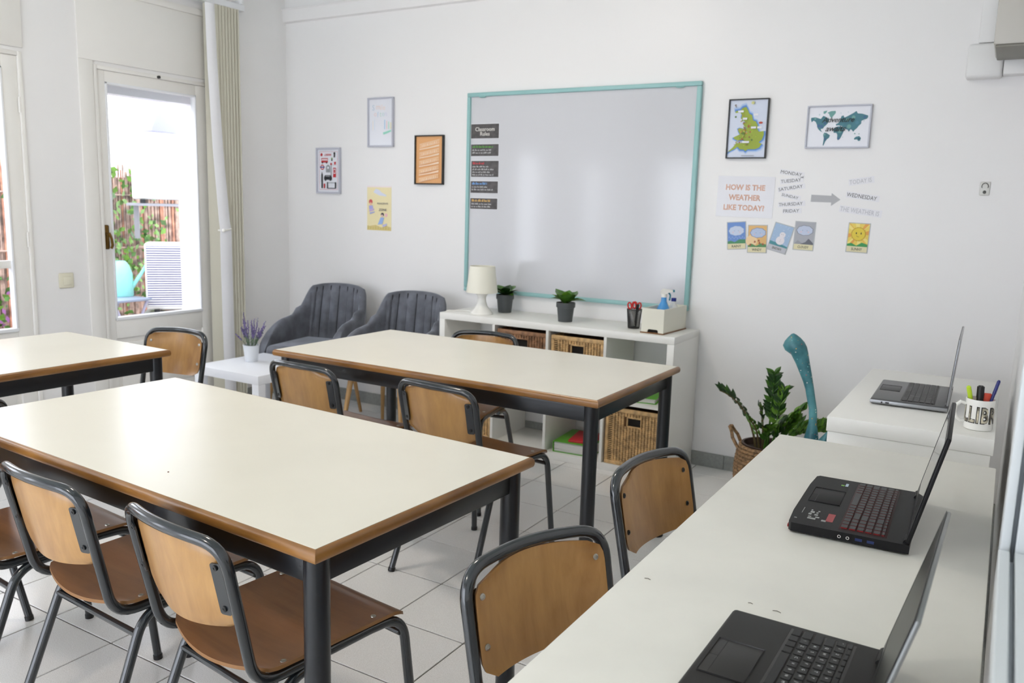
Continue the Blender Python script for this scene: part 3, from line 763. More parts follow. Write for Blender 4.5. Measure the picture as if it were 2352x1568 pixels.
# ------------------------------------------------------------------ cube shelf
KW, KH, KD, KY = 1.466, .765, .39, -.012
t = thing('cube_shelf', 'white eight cube shelf standing against the back wall under whiteboard', 'shelf', (0, 0, 0)); yf, yb = -.40, KY
b = MB(); b.box(0, KW, yf, yb, KH - .038, KH, bev=.0015); obj('top_panel', b, M_WHITEF, t)
b = MB(); b.box(.038, KW - .038, yf, yb, 0, .038, bev=.0015); obj('bottom_panel', b, M_WHITEF, t)
for x in (0, KW - .038):
    b = MB(); b.box(x, x + .038, yf, yb, 0, KH - .0382, bev=.0015); obj('side_panel', b, M_WHITEF, t)
for k in range(1, 4):
    x = .038 + k * .335 + (k - 1) * .016; b = MB(); b.box(x, x + .016, yf, yb, .038, KH - .038); obj('divider', b, M_WHITEF, t, 0)
CX = [.038 + k * .351 for k in range(4)]
for k in range(4):
    b = MB(); b.box(CX[k], CX[k] + .335, yf, yb, .3745, .3905); obj('shelf_board', b, M_WHITEF, t, 0)


# rattan baskets
def basket_meshes(tone):
    W_, H_, D_ = .318, .315, .335; out = []
    b = MB(); b.box(-W_ / 2 + .008, W_ / 2 - .008, .0105, D_, .004, H_ - .02); b.mi = 1; b.box(-.037, .047, .0098, .0105, H_ - .097, H_ - .043); b.box(-W_ / 2 + .016, -W_ / 2 + .041, .0098, .0105, .02, H_ - .022); out.append(('shade_backing', b.mesh('shade_backing', [mat('shaded_rattan', (104, 74, 44), .8), M_DARK], 0)))  # backing coloured as shade behind the weave, black patches as shade in the openings
    for nm, bx in (('rim', (-W_ / 2, W_ / 2, 0, .014, H_ - .024, H_)), ('bottom_rail', (-W_ / 2, W_ / 2, 0, .014, 0, .022)), ('side_post', (-W_ / 2, -W_ / 2 + .018, .0005, .013, .022, H_ - .024)), ('side_post', (W_ / 2 - .018, W_ / 2, .0005, .013, .022, H_ - .024))):
        b = MB(); b.box(*bx, bev=.004); out.append((nm, b.mesh(nm, tone, 40)))
    wv = MB(); cols, rws = 15, 26; x0, x1, z0, z1 = -W_ / 2 + .04, W_ / 2 - .02, .022, H_ - .024
    hx0, hx1, hz0, hz1 = -.035, .045, H_ - .095, H_ - .045
    cw, rh = (x1 - x0) / cols, (z1 - z0) / rws
    for r in range(rws):
        for c in range(cols):
            a, zc = x0 + c * cw, z0 + r * rh
            if a + cw > hx0 and a < hx1 and zc + rh > hz0 and zc < hz1: continue
            o = .0026 if (r + c) % 2 else .0042
            j = random.uniform(-.001, .001)
            wv.box(a - .0006, a + cw + .0006 - .0042, o + j, .013, zc + .0002, zc + rh - .0004, bev=.0018, seg=1)
    for r in range(rws):                   # ladder of open slits at the left side
        zc = z0 + r * rh; wv.box(-W_ / 2 + .018, x0, .004, .009, zc + .004, zc + rh - .0015, bev=.001, seg=1)
    me = wv.mesh('weave', tone, 40); out.append(('weave', me))
    b = MB()
    for (a, c, e, g) in ((hx0, hx1, hz1 - .004, hz1 + .003), (hx0, hx1, hz0 - .003, hz0 + .004), (hx0 - .003, hx0 + .004, hz0, hz1), (hx1 - .004, hx1 + .003, hz0, hz1)): b.box(a, c, .001, .012, e, g, bev=.002, seg=1)
    out.append(('handle_hole', b.mesh('handle_hole', tone, 40)))
    for s in (-1, 1):
        b = MB(); b.box(s * W_ / 2 - .004, s * W_ / 2 + .004, .014, D_, 0.002, H_ - .002, bev=.002)
        out.append(('side_wall', b.mesh('side_wall', tone, 40)))
    return out


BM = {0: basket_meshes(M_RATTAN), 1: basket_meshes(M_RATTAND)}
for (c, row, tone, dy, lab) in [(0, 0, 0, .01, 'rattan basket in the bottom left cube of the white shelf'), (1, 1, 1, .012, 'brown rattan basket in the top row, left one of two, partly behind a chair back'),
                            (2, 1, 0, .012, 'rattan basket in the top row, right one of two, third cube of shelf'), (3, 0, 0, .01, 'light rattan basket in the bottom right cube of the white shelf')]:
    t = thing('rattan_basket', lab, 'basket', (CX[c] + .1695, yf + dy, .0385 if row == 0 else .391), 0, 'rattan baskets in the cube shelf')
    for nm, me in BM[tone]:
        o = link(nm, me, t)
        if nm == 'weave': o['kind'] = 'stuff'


# folders in the cubes
def binder(name, label, loc, rz, wx, dy, h, cover, group=None, cat='binder'):
    t = thing(name, label, cat, loc, rz, group)
    b = MB(); b.box(0, wx, 0, dy, 0, .003, bev=.001); b.box(0, wx, 0, dy, h - .003, h, bev=.001); b.box(0, .003, 0, dy, .003, h - .003); obj('cover', b, cover, t)
    b = MB()
    n = int(h / .006)
    for k in range(n):
        z = .004 + k * (h - .008) / n; b.box(.006, wx - random.uniform(.004, .012), random.uniform(.004, .01), dy - .006, z, z + (h - .008) / n - .0008)
    obj('pages', b, mat('paper_pages', (225, 224, 220), .8), t, 0)
    return t
M_GRN = mat('lime_green_cover', (96, 170, 52), .4); M_REDC = mat('red_card', (200, 44, 52), .5); M_GREYC = mat('grey_print', (120, 122, 130), .5)
g = binder('ring_binder', 'thick lime green binder lying in the bottom row of the shelf', (.778, -.372, .0385), .08, .235, .29, .062, M_GRN)
b = MB(); b.box(.09, .17, .16, .20, .062, .0625); b.mi = 1; b.box(.10, .18, .205, .25, .062, .0626); obj('cover_print', b, [M_GREYC, M_WHITEP], g)
tag(obj('red_book', (lambda q: (q.box(0, .15, 0, .22, 0, .012, bev=.001), q)[1])(MB()), M_REDC, None, loc=(.86, -.345, .1012), rot=(0, 0, .18)), 'thin red booklet lying on the lime green binder', 'book')
bb = binder('workbook', 'red workbook standing behind the green binder in the bottom row', (1.016, -.20, .0385), .0, .055, .16, .155, M_REDC, None, 'book')
bb = binder('folder', 'green folder lying in the top right cube of the shelf', (1.20, -.375, .391), .15, .17, .22, .03, M_GRN)
tag(obj('paper_stack', (lambda q: ([q.box(-.1 + .002 * (k % 3), .1 + .003 * (k % 2), -.14, .14, k * .004, k * .004 + .0036) for k in range(4)], q)[1])(MB()), mat('paper_pages', (225, 224, 220), .8), None, loc=(1.27, -.2, .391 + .0), rot=(0, 0, -.1)), 'loose white papers lying behind the green folder', 'paper') if False else None

# lamp on the shelf
t = thing('table_lamp', 'small white table lamp with drum shade on the cube shelf', 'lamp', (.232, -.300, KH + .0005))
b = MB(); b.lathe([(.0, .0), (.066, .0), (.067, .006), (.062, .014), (.048, .03), (.034, .05), (.026, .075), (.024, .095), (.028, .11), (.04, .122), (.05, .128), (.012, .13), (.0, .13)][1:-1], n=40); obj('lamp_base', b, M_WHITEP, t)
b = MB(); b.lathe([(.093, .128), (.0915, .128), (.073, .282), (.0745, .283)] + [], n=48, caps=False)
b.lathe([(.093, .128), (.0745, .283)], n=48, caps=False); obj('lamp_shade', b, M_SHADE, t)
b = MB(); b.lathe([(.012, .128), (.012, .16), (.025, .18), (.028, .2), (.018, .222), (.001, .226)], n=20); obj('bulb', b, M_WHITEP, t)
b = MB(); b.tube(path([(-.06, .02, .004), (-.13, .04, .004), (-.19, .0, .004), (-.228, -.04, .006), (-.239, -.05, -.02), (-.2395, -.05, -.30)], .02, 4), .0028, 8); obj('power_cord', b, M_WHITEP, t)

def leafmesh(L, W_, fold=.25, curl=.25, n=8, m_=None):
    b = MB()
    def fn(u, v):
        x = (u * 2 - 1); wv = W_ * math.sin(PI * min(1, v * 1.02 + .02) ** .8) ** .8 if v < .98 else 0
        wv = max(wv, .0004)
        return Vector((x * wv / 2, v * L, abs(x) * wv * fold + -curl * L * v * v))
    b.grid(fn, 4, n)
    return b.mesh('leaf', m_ or M_LEAF, 60)

def potted(name, label, loc, leafm, nl, L, tilt, seed, potm, pr=.054, ph=.108):
    rd = random.Random(seed); t = thing(name, label, 'plant', loc)
    b = MB(); b.lathe([(pr * .72, 0), (pr * .74, .002), (pr * .9, ph * .74), (pr * .98, ph * .75), (pr, ph * .77), (pr, ph), (pr * .92, ph), (pr * .88, ph * .9), (.001, ph * .9)], n=32); obj('pot', b, potm, t)
    b = MB(); b.lathe([(.001, ph * .905), (pr * .88, ph * .905), (pr * .88, ph * .93), (.001, ph * .95)][::-1], n=24, caps=False); obj('soil', b, M_SOIL, t)
    for k in range(nl):
        az = k * 2.399 + rd.uniform(-.2, .2); el = math.radians(rd.uniform(*tilt)); s = rd.uniform(.75, 1.1)
        o = link('leaf', leafm[k % len(leafm)], t, (.010 * math.cos(az), .010 * math.sin(az), ph * .92 + k * .0015), (el, 0, az - PI / 2)); o.scale = (s, s, s)
    b = MB(); b.tube([(0, 0, ph * .9), (0, 0, ph * 1.35)], .006, 8); obj('stem', b, M_LEAF, t)
    return t

LM1 = leafmesh(.100, .078, .14, .16, m_=M_LEAF); LM2 = leafmesh(.088, .07, .14, .05, m_=M_LEAF2); LM3 = leafmesh(.085, .066, .14, .2, m_=M_LEAFD)
potted('potted_plant', 'small leafy plant in charcoal pot at the middle of the cube shelf', (.761, -.246, KH + .0005), [LM1, LM2, LM1], 13, .08, (14, 58), 3, M_POTG)
potted('potted_plant', 'small leafy plant in charcoal pot half hidden behind the table lamp', (.292, -.135, KH + .0005), [LM3, LM1], 12, .07, (10, 50), 5, M_POTG)

# wire pencil cup
t = thing('pencil_cup', 'black wire mesh cup holding red handled scissors', 'cup', (1.168, -.225, KH + .0005))
b = MB(); R0, R1, H0 = .031, .040, .10
for k in range(30):
    for s in (-1, 1):
        pts = []
        for j in range(9):
            v = j / 8; a = 2 * PI * k / 30 + s * v * 1.9; r = R0 + (R1 - R0) * v; pts.append((r * math.cos(a), r * math.sin(a), .003 + v * H0))
        b.tube(pts, .0011, 4, caps=False)
o = obj('mesh_wall', b, M_BLACKP, t); o['kind'] = 'stuff'
b = MB(); b.lathe([(.0005, 0), (R0, 0), (R0 + .001, .006), (.0005, .006)], n=28); b.tube([(R1 * math.cos(a), R1 * math.sin(a), .103) for a in [i * PI / 16 for i in range(32)]], .0022, 8, closed=True); obj('rim', b, M_BLACKP, t)
M_REDP = mat('red_plastic', (196, 34, 30), .35)
for k, (dx, a, lab) in enumerate([(-.018, .30, 'red handled scissors on the left side of the wire cup'), (.020, -.35, 'red handled scissors on the right side of the wire cup')]):
    t = thing('scissors', lab, 'scissors', (1.168 + dx * .3, -.225, KH + .0075), 0, 'scissors in the wire cup', rot=(0, -a * -.5, .3))
    b = MB()
    for s in (-1, 1):
        c = Vector((s * .012, 0, .118)); b.tube([c + Vector((math.cos(q) * .0095, 0, math.sin(q) * .017)) for q in [i * PI / 8 for i in range(16)]], .0042, 8, closed=True)
    obj('handles', b, M_REDP, t)
    b = MB(); b.prism([(-.006, .1), (.006, .1), (.002, .004), (-.002, .004)], 'y', -.0012, .0012); obj('blades', b, M_SCREW, t)
t = thing('marker', 'black marker sticking out of the wire cup', 'pen', (1.172, -.215, KH + .0075), 0, None, rot=(.1, .12, 0))
b = MB(); b.tube([(0, 0, 0), (0, 0, .085)], .007, 12); obj('barrel', b, M_BLACKP, t)
b = MB(); b.tube([(0, 0, .085), (0, 0, .125)], .0085, 12); obj('cap', b, M_BLACKP, t)

# storage box
t = thing('storage_box', 'white wooden box on a brown base at the right end of shelf', 'box', (1.262, -.350, KH + .0005), math.radians(-3))
W_, D_, H_ = .125, .30, .130
M_BOXW = mat('white_painted_ply', (224, 222, 208), .6)
b = MB(); b.box(-.004, W_ + .004, -.006, D_, 0, .006, bev=.001); obj('base_board', b, mat('walnut_board', (120, 80, 40), .5), t)
for (x0, x1, y0, y1, nm) in ((0, .007, .008, D_ - .008, 'side_panel'), (W_ - .007, W_, .008, D_ - .008, 'side_panel'), (0, W_, D_ - .0075, D_ - .0005, 'end_panel')):
    b = MB(); b.box(x0, x1, y0, y1, .006, H_, bev=.001); obj(nm, b, M_BOXW, t)
b = MB(); arch = [(0, .006), (.034, .006), (.036, .018), (.042, .022), (.088, .022), (.094, .018), (.096, .006), (W_, .006), (W_, H_), (0, H_)]
b.prism(arch, 'y', 0, .0078); obj('front_panel', b, M_BOXW, t)
b = MB(); b.box(.03, .1, .0085, .0095, .006, .03); obj('cut_out_shade', b, M_DARK, t)  # dark sheet painted as the shade inside the front notch
t = thing('spray_bottle', 'blue spray bottle with white trigger head standing in the white box', 'bottle', (1.322, -.20, KH + .0072), math.radians(30))
b = MB(); b.lathe([(.036, 0), (.04, .004), (.041, .08), (.036, .105), (.022, .135), (.015, .15), (.014, .175)], n=28); obj('body', b, mat('sky_blue_plastic', (70, 150, 215), .3), t)
b = MB(); b.lathe([(.016, .172), (.016, .19)], n=20); b.prism([(-.02, .19), (-.018, .208), (-.006, .218), (.035, .214), (.045, .21), (.045, .203), (.02, .196), (.014, .19)], 'y', -.009, .009); obj('spray_head', b, M_WHITEP, t)
b = MB(); b.tube(path([(.02, 0, .2), (.034, 0, .185), (.03, 0, .155)], .008, 4), .0045, 8); obj('trigger', b, mat('teal_plastic', (28, 120, 140), .35), t)
b = MB(); b.box(.045, .055, -.006, .006, .200, .213, bev=.002); obj('nozzle', b, mat('teal_plastic', (28, 120, 140), .35), t)
t = thing('spray_bottle', 'small white bottle with dark blue band behind the spray bottle', 'bottle', (1.352, -.13, KH + .0072), 0)
b = MB(); b.lathe([(.02, 0), (.022, .003), (.022, .12), (.012, .135), (.011, .15)], n=20); obj('body', b, M_WHITEP, t)
b = MB(); b.lathe([(.0135, .147), (.0135, .165)], n=20); obj('cap', b, mat('navy_cap', (24, 44, 140), .35), t)
for o in (t,): o['category'] = 'bottle'

# ------------------------------------------------------------------ whiteboard and its cards
t = thing('whiteboard', 'large whiteboard with a teal painted frame on the back wall', 'whiteboard', (0, 0, 0))
x0, x1, z0, z1 = -.086, 1.398, .86, 2.077
b = MB(); b.box(x0 + .01, x1 - .01, -.012, -.0005, z0 + .01, z1 - .01); obj('writing_surface', b, M_BOARD, t, 0)
for (a, c, e, g) in ((x0, x1, z1 - .024, z1), (x0, x1, z0, z0 + .024), (x0, x0 + .024, z0 + .024, z1 - .024), (x1 - .026, x1, z0 + .024, z1 - .024)):
    b = MB(); b.box(a, c, -.026, -.0005, e, g, bev=.005, seg=2); obj('frame_rail', b, M_TEAL, t)
b = MB(); b.sphere((x0 + .11, -.02, z1 - .026), .012, 2.2, .8, .5); b.sphere((x1 - .12, -.02, z1 - .026), .012, 2.2, .8, .4); obj('paint_drip', b, M_TEAL, t)
M_CARDB = mat('blackboard_card', (84, 80, 80), .35, var=.25, vscale=30); M_CARDW = mat('laminate_white', (228, 228, 234), .25)
def strips(t, rows, m_, y, col):
    b = MB()
    for (x0_, x1_, z_, hh) in rows:
        x = x0_
        while x < x1_ - .004:
            wl = random.uniform(.010, .026); xe = min(x + wl, x1_); n = max(2, int((xe - x) / .0045)); 
            for k in range(n):
                xa = x + k * (xe - x) / n; b.box(xa, xa + (xe - x) / n - .0012, y - .0002, y, z_, z_ + hh * random.choice((.62, .62, 1)))
            x = xe + .005
    o = obj('lettering', b, m_, t, 0)
for k, (xa, za, xb, zb, head, hc) in enumerate([(-.062, 1.894, .146, 1.803, 'Classroom\nRules', (222, 220, 216)), (-.060, 1.773, .147, 1.697, '', (90, 160, 60)), (-.056, 1.673, .150, 1.571, '', (200, 60, 70)), (-.058, 1.55, .148, 1.473, '', (110, 160, 220)), (-.058, 1.446, .147, 1.375, '', (214, 170, 96))]):
    nm = ['white lettered title card', 'card with a green heading', 'tallest card, with a red heading', 'card with a light blue heading', 'lowest card, with an orange heading'][k]
    t = thing('rule_card', 'dark ' + nm + ', at the left of the whiteboard' if k != 0 else 'dark card titled Classroom Rules at the left of the whiteboard', 'card', ((xa + xb) / 2, -.0125, (za + zb) / 2), 0, 'classroom rule cards')
    hw, hh = (xb - xa) / 2, (za - zb) / 2
    b = MB(); b.box(-hw, hw, -.0008, -.0001, -hh, hh); obj('border', b, M_CARDW, t, 0)
    b = MB(); b.box(-hw + .003, hw - .003, -.0013, -.0009, -hh + .002, hh - .003); obj('card_face', b, M_CARDB, t, 0)
    if head: wall_text('lettering', head, .140, t, mat('chalk_white', (226, 222, 216), .6), 0, -.002, -.0018, .03, .01, line=.85)
    else:
        strips(t, [(-hw + .014, -hw + .014 + [0, .15, .09, .11, .14][k], hh - .024, .014)], mat('heading_%d' % k, hc, .5), -.0016, None)
        n = 3 if k == 2 else 2
        strips(t, [(-hw + .012, hw - random.uniform(.03, .08), hh - .042 - q * .0165, .009) for q in range(n + (1 if k == 2 else 0))], mat('chalk_grey', (186, 184, 186), .6), -.0016, None)


# ------------------------------------------------------------------ flat artwork
class Art:
    """flat print in a wall plane: polygons with their own colours, stacked in thin layers"""
    def __init__(s, y0=-.001): s.b = MB(); s.m = []; s.y = y0
    def _mi(s, c):
        nm = 'ink_%02x%02x%02x' % c
        mm = mat(nm, c, .5)
        if mm not in s.m: s.m.append(mm)
        return s.m.index(mm)
    def poly(s, pts, c):
        s.b.mi = s._mi(c); s.b.flat([(p[0], s.y, p[1]) for p in pts]); s.y -= .00012
    def rect(s, x0, x1, z0, z1, c): s.poly([(x0, z0), (x1, z0), (x1, z1), (x0, z1)], c)
    def disc(s, x, z, r, c, n=20, sx=1, sz=1): s.poly([(x + r * sx * math.cos(k * 2 * PI / n), z + r * sz * math.sin(k * 2 * PI / n)) for k in range(n)], c)
    def done(s, name, parent):
        return obj(name, s.b, s.m, parent, 0)


def framed(name, label, cat, cx, cz, w_, h_, fm, fw, fd, sheet, group=None, a=0.0):
    t = thing(name, label, cat, (cx, -.0005, cz), 0, group, rot=(0, -math.radians(a), 0))
    if fm:
        for (x0, x1, z0, z1) in ((-w_ / 2, w_ / 2, h_ / 2 - fw, h_ / 2), (-w_ / 2, w_ / 2, -h_ / 2, -h_ / 2 + fw), (-w_ / 2, -w_ / 2 + fw, -h_ / 2 + fw, h_ / 2 - fw), (w_ / 2 - fw, w_ / 2, -h_ / 2 + fw, h_ / 2 - fw)):
            b = MB(); b.box(x0, x1, -fd, 0, z0, z1, bev=.001, seg=1); obj('frame_rail', b, fm, t)
        b = MB(); b.box(-w_ / 2 + fw, w_ / 2 - fw, -fd * .5, -.0002, -h_ / 2 + fw, h_ / 2 - fw); obj('sheet', b, sheet, t, 0)
        return t, -fd * .5 - .0003
    b = MB(); b.box(-w_ / 2, w_ / 2, -.0012, 0, -h_ / 2, h_ / 2); obj('sheet', b, sheet, t, 0)
    return t, -.0015


P_WHITE = mat('poster_white', (226, 228, 236), .25)
M_FGREY = mat('pale_grey_frame', (186, 188, 200), .4); M_FBLK = mat('black_frame', (22, 22, 22), .35)
# icon poster
t, y = framed('icon_poster', 'grey framed poster of red and black city icons, leftmost on back wall', 'poster', -1.247, 1.607, .222, .312, M_FGREY, .012, .02, P_WHITE)
A = Art(y); RD, BK, GR = (190, 40, 48), (34, 38, 44), (150, 155, 160)
for (x0, x1, z0, z1) in ((-.085, .085, .128, .1295), (-.085, .085, -.1295, -.128), (-.0855, -.084, -.128, .128), (.084, .0855, -.128, .128)): A.rect(x0, x1, z0, z1, RD)
A.poly([(-.075, .108), (-.068, .12), (-.058, .12), (-.052, .108), (-.06, .098), (-.068, .098)], RD)
A.rect(-.066, -.004, .055, .068, RD); A.rect(-.066, -.004, .071, .086, RD); A.rect(-.062, -.008, .074, .080, (226, 228, 236)); A.disc(-.055, .054, .006, BK); A.disc(-.016, .054, .006, BK)
A.disc(-.056, .024, .018, RD); A.disc(-.056, .024, .011, (226, 228, 236)); A.rect(-.078, -.034, .020, .028, (60, 70, 140))
A.disc(-.002, .02, .02, GR); A.rect(-.022, .018, -.012, .02, GR); A.disc(-.002, .02, .008, (226, 228, 236))
A.rect(-.066, -.052, -.12, -.03, BK); A.poly([(-.066, -.03), (-.059, -.005), (-.052, -.03)], BK)
A.poly([(-.04, -.045), (-.03, -.03), (.02, -.03), (.034, -.045), (.034, -.062), (-.04, -.062)], BK); A.disc(-.026, -.062, .008, BK); A.disc(.02, -.062, .008, BK); A.rect(-.026, .016, -.04, -.034, GR)
A.rect(.045, .072, -.045, .02, RD); A.rect(.049, .068, -.02, .013, (226, 228, 236)); A.rect(.052, .065, -.015, .008, RD)
A.rect(.052, .064, .09, .115, BK); A.disc(.058, .118, .008, BK); A.rect(.03, .04, .066, .08, BK); A.disc(.035, .083, .006, (110, 150, 70)); A.poly([(.055, .06), (.072, .06), (.068, .04), (.058, .04)], RD)
A.rect(.026, .03, -.04, .045, BK); A.disc(.028, .045, .008, RD)
A.rect(-.01, .07, -.085, -.080, GR); A.rect(-.012, -.002, -.12, -.078, BK); A.rect(.062, .074, -.12, -.078, BK); A.rect(-.012, .074, -.122, -.117, BK); A.disc(-.036, -.095, .007, RD); A.rect(-.042, -.030, -.12, -.1, RD)
A.done('picture', t); wall_text('lettering', 'LONDON', .062, t, mat('ink_be2830', RD, .5), .0, .108, y - .006, .02, .03, h_target=.014)
# white framed pale print
t, y = framed('pale_poster', 'white framed poster with faint pastel lettering, topmost on the left', 'poster', -.781, 1.922, .216, .318, M_FGREY, .010, .02, P_WHITE)
for k, (s, cc) in enumerate([('S', (150, 180, 205)), ('m', (224, 190, 180)), ('ile', (232, 200, 190))]): wall_text('lettering', s, None, t, mat('pastel_%d' % k, tuple(int(c * .6 + 90) for c in cc), .5), -.062 + k * .04, .095, y - .0004, .05, .0)
for k, (s, cc) in enumerate([('o', (232, 190, 190)), ('f', (160, 190, 220)), ('t', (160, 205, 190)), ('e', (170, 205, 210)), ('n', (190, 195, 225))]): wall_text('lettering', s, None, t, mat('pastelb_%d' % k, tuple(int(c * .6 + 90) for c in cc), .5), -.045 + k * .022, .05, y - .0004, .05, .0)
A = Art(y)
for k, cc in enumerate([(205, 210, 224), (226, 214, 200), (200, 214, 226)]):
    A.rect(-.082 + k * .014, -.078 + k * .014, -.05, .0 + k * .01, cc)
for k, cc in enumerate([(170, 200, 226), (226, 200, 200), (180, 220, 200), (226, 220, 180)]): A.rect(.03 + k * .017, .038 + k * .017, -.045, .015 - .006 * k, cc)
A.poly([(.02, -.066), (.045, -.06), (.088, -.05), (.09, -.06), (.05, -.074), (.024, -.08)], (150, 214, 194)); A.done('picture', t)
# orange ribbon poster
t, y = framed('ribbon_poster', 'black framed orange poster with white folded ribbon drawing', 'poster', -.379, 1.677, .226, .310, M_FBLK, .008, .022, mat('orange_paper', (226, 168, 112), .45))
A = Art(y); OW = (240, 214, 188); OL = (232, 186, 140)
for k in range(5):
    z = .075 - k * .054; A.poly([(-.078, z), (.078, z + .030), (.078, z + .052), (-.078, z + .022)], OL)
    for (p, q) in (((-.078, z), (.078, z + .030)), ((-.078, z + .022), (.078, z + .052))):
        A.poly([(p[0], p[1]), (q[0], q[1]), (q[0], q[1] + .0022), (p[0], p[1] + .0022)], OW)
    for j in range(9):
        x = -.06 + j * .014; zz = z + .004 + (x + .078) / .156 * .030; A.rect(x, x + .007, zz, zz + .013, OW if j % 2 else (240, 205, 170))
    if k < 4: A.poly([(-.078, z - .012), (0, z - .002), (.078, z + .010), (.078, z + .022), (.0, z + .005), (-.078, z - .006)], OW)
A.done('picture', t)
# reading zone poster
t, y = framed('reading_poster', 'unframed yellow reading zone poster with small cartoon figures', 'poster', -.800, 1.361, .208, .296, None, 0, 0, mat('straw_paper', (234, 222, 176), .35))
A = Art(y); A.rect(-.104, .104, .138, .148, (236, 224, 226)); A.poly([(-.05, .105), (-.03, .13), (0, .122), (.02, .105), (.06, .09), (.062, .078), (0, .085)], (216, 220, 236))
A.poly([(-.104, -.148), (.104, -.148), (.104, -.125), (.06, -.115), (.02, -.128), (-.03, -.112), (-.08, -.12), (-.104, -.118)], (214, 196, 130))
for k in range(9): A.poly([(-.1 + k * .022, -.14), (-.094 + k * .022, -.112 - .006 * (k % 3)), (-.09 + k * .022, -.14)], (200, 184, 110))
A.disc(-.072, .042, .016, (206, 90, 90)); A.disc(-.072, .028, .010, (236, 190, 160)); A.poly([(-.088, .015), (-.055, .018), (-.05, -.005), (-.085, -.01)], (170, 170, 220)); A.poly([(-.085, -.012), (-.04, -.004), (-.045, -.016), (-.085, -.026)], (190, 170, 210)); A.poly([(-.08, -.03), (-.035, -.022), (-.04, -.03), (-.08, -.042)], (160, 170, 220))
A.disc(.030, -.042, .013, (60, 60, 80)); A.disc(.028, -.05, .009, (220, 190, 180)); A.poly([(.015, -.06), (.045, -.062), (.03, -.105), (-.01, -.11), (.0, -.09)], (150, 180, 230)); A.disc(.062, -.045, .012, (236, 190, 196)); A.poly([(.03, -.11), (.07, -.1), (.068, -.115), (.035, -.125)], (190, 190, 226))
A.done('picture', t); MT = mat('poster_grey_text', (110, 110, 118), .5)
wall_text('lettering', 'READING', .092, t, MT, .035, .032, y - .006, .02, .01, h_target=.011); wall_text('lettering', 'ZONE', .066, t, MT, .035, -.010, y - .006, .02, .015, h_target=.016)

# map of Great Britain
t, y = framed('island_map', 'black framed illustrated map of a green island, left of world map', 'poster', 1.650, 1.827, .206, .300, M_FBLK, .006, .02, mat('map_paper', (206, 214, 232), .25))
GBp = [(0, 0), (0.11, .045), (.2, .075), (.27, .115), (.34, .06), (.45, .055), (.50, .02), (.56, .06), (.66, .06), (.77, .06), (.88, .09), (.95, .17), (.86, .2), (.95, .26), (.99, .36), (.98, .43), (.84, .42), (.80, .47), (.80, .55), (.74, .63), (.66, .65), (.64, .70), (.62, .76), (.54, .79), (.50, .86), (.44, .93), (.34, .91), (.28, .86), (.15, .85), (.14, .81), (.29, .82), (.33, .76), (.31, .69), (.38, .66), (.44, .62), (.38, .57), (.44, .53), (.50, .49), (.42, .48), (.30, .50), (.24, .48), (.27, .42), (.31, .37), (.22, .34), (.13, .31), (.15, .28), (.26, .24), (.42, .25), (.47, .22), (.36, .19), (.22, .19), (.13, .10), (.02, .03)]
mx_, mz_, mw, mh = -.094, -.118, .182, .245
GB = [(mx_ + p[0] * mw, mz_ + p[1] * mh) for p in GBp]; cxg = sum(p[0] for p in GB) / len(GB); czg = sum(p[1] for p in GB) / len(GB)
A = Art(y)
for sc_, cc in ((1.16, (168, 192, 226)), (1.09, (110, 152, 212)), (1.04, (72, 122, 196))):
    A.poly([(max(-.0965, min(.0965, cxg + (p[0] - cxg) * sc_)), czg + (p[1] - czg) * sc_) for p in GB], cc)
A.poly(GB, (150, 168, 50)); rd = random.Random(4)
for k in range(70):
    q = rd.choice(GB); f_ = rd.uniform(.05, .8); px_, pz_ = cxg + (q[0] - cxg) * f_, czg + (q[1] - czg) * f_
    A.disc(px_, pz_, rd.uniform(.002, .0055), rd.choice([(110, 150, 44), (170, 184, 60), (130, 110, 60), (160, 90, 50), (92, 120, 50), (190, 150, 60), (180, 180, 176)]), 7)
for (lx, lz, lw) in ((.02, .0, .016), (.052, .0, .014), (-.02, -.072, .022), (-.025, .045, .014), (-.052, .082, .018), (.03, .064, .014)): A.rect(lx, lx + lw * 1.6, lz, lz + .010, (226, 226, 232))
A.disc(.022, .128, .008, (196, 196, 130)); A.disc(.068, .028, .008, (190, 70, 50), 9, 1.3, .7); A.disc(-.066, .118, .005, (120, 110, 110)); A.disc(-.063, .110, .003, (80, 80, 80))
A.disc(-.062, .06, .005, (90, 120, 70)); A.rect(-.02, .045, -.138, -.134, (150, 156, 170)); A.done('picture', t)

# world map
t, y = framed('world_map', 'pale framed world map in teal watercolour with black script lettering', 'poster', 2.092, 1.827, .298, .205, M_FGREY, .007, .018, P_WHITE)
def wp(pts): return [((p[0] - 960) / 1640 * .286, (800 - p[1]) / 1060 * .19) for p in pts]
NA = [(215, 545), (330, 530), (420, 560), (480, 580), (540, 500), (600, 520), (640, 560), (690, 560), (710, 620), (680, 700), (640, 745), (590, 790), (560, 840), (500, 850), (520, 900), (560, 940), (490, 905), (430, 850), (395, 790), (390, 740), (350, 660), (290, 620), (240, 665), (215, 600)]
GL = [(640, 420), (740, 380), (860, 375), (870, 430), (820, 500), (760, 560), (720, 520), (690, 450)]
CAN = [(540, 380), (640, 360), (620, 410), (580, 450), (540, 440)]
SA = [(600, 950), (660, 955), (765, 1020), (745, 1090), (690, 1130), (650, 1190), (610, 1300), (590, 1290), (600, 1180), (605, 1100), (580, 1010)]
AF = [(845, 900), (870, 820), (960, 790), (1090, 800), (1130, 880), (1110, 960), (1070, 1060), (1040, 1120), (990, 1160), (960, 1120), (960, 1020), (930, 960), (860, 960)]
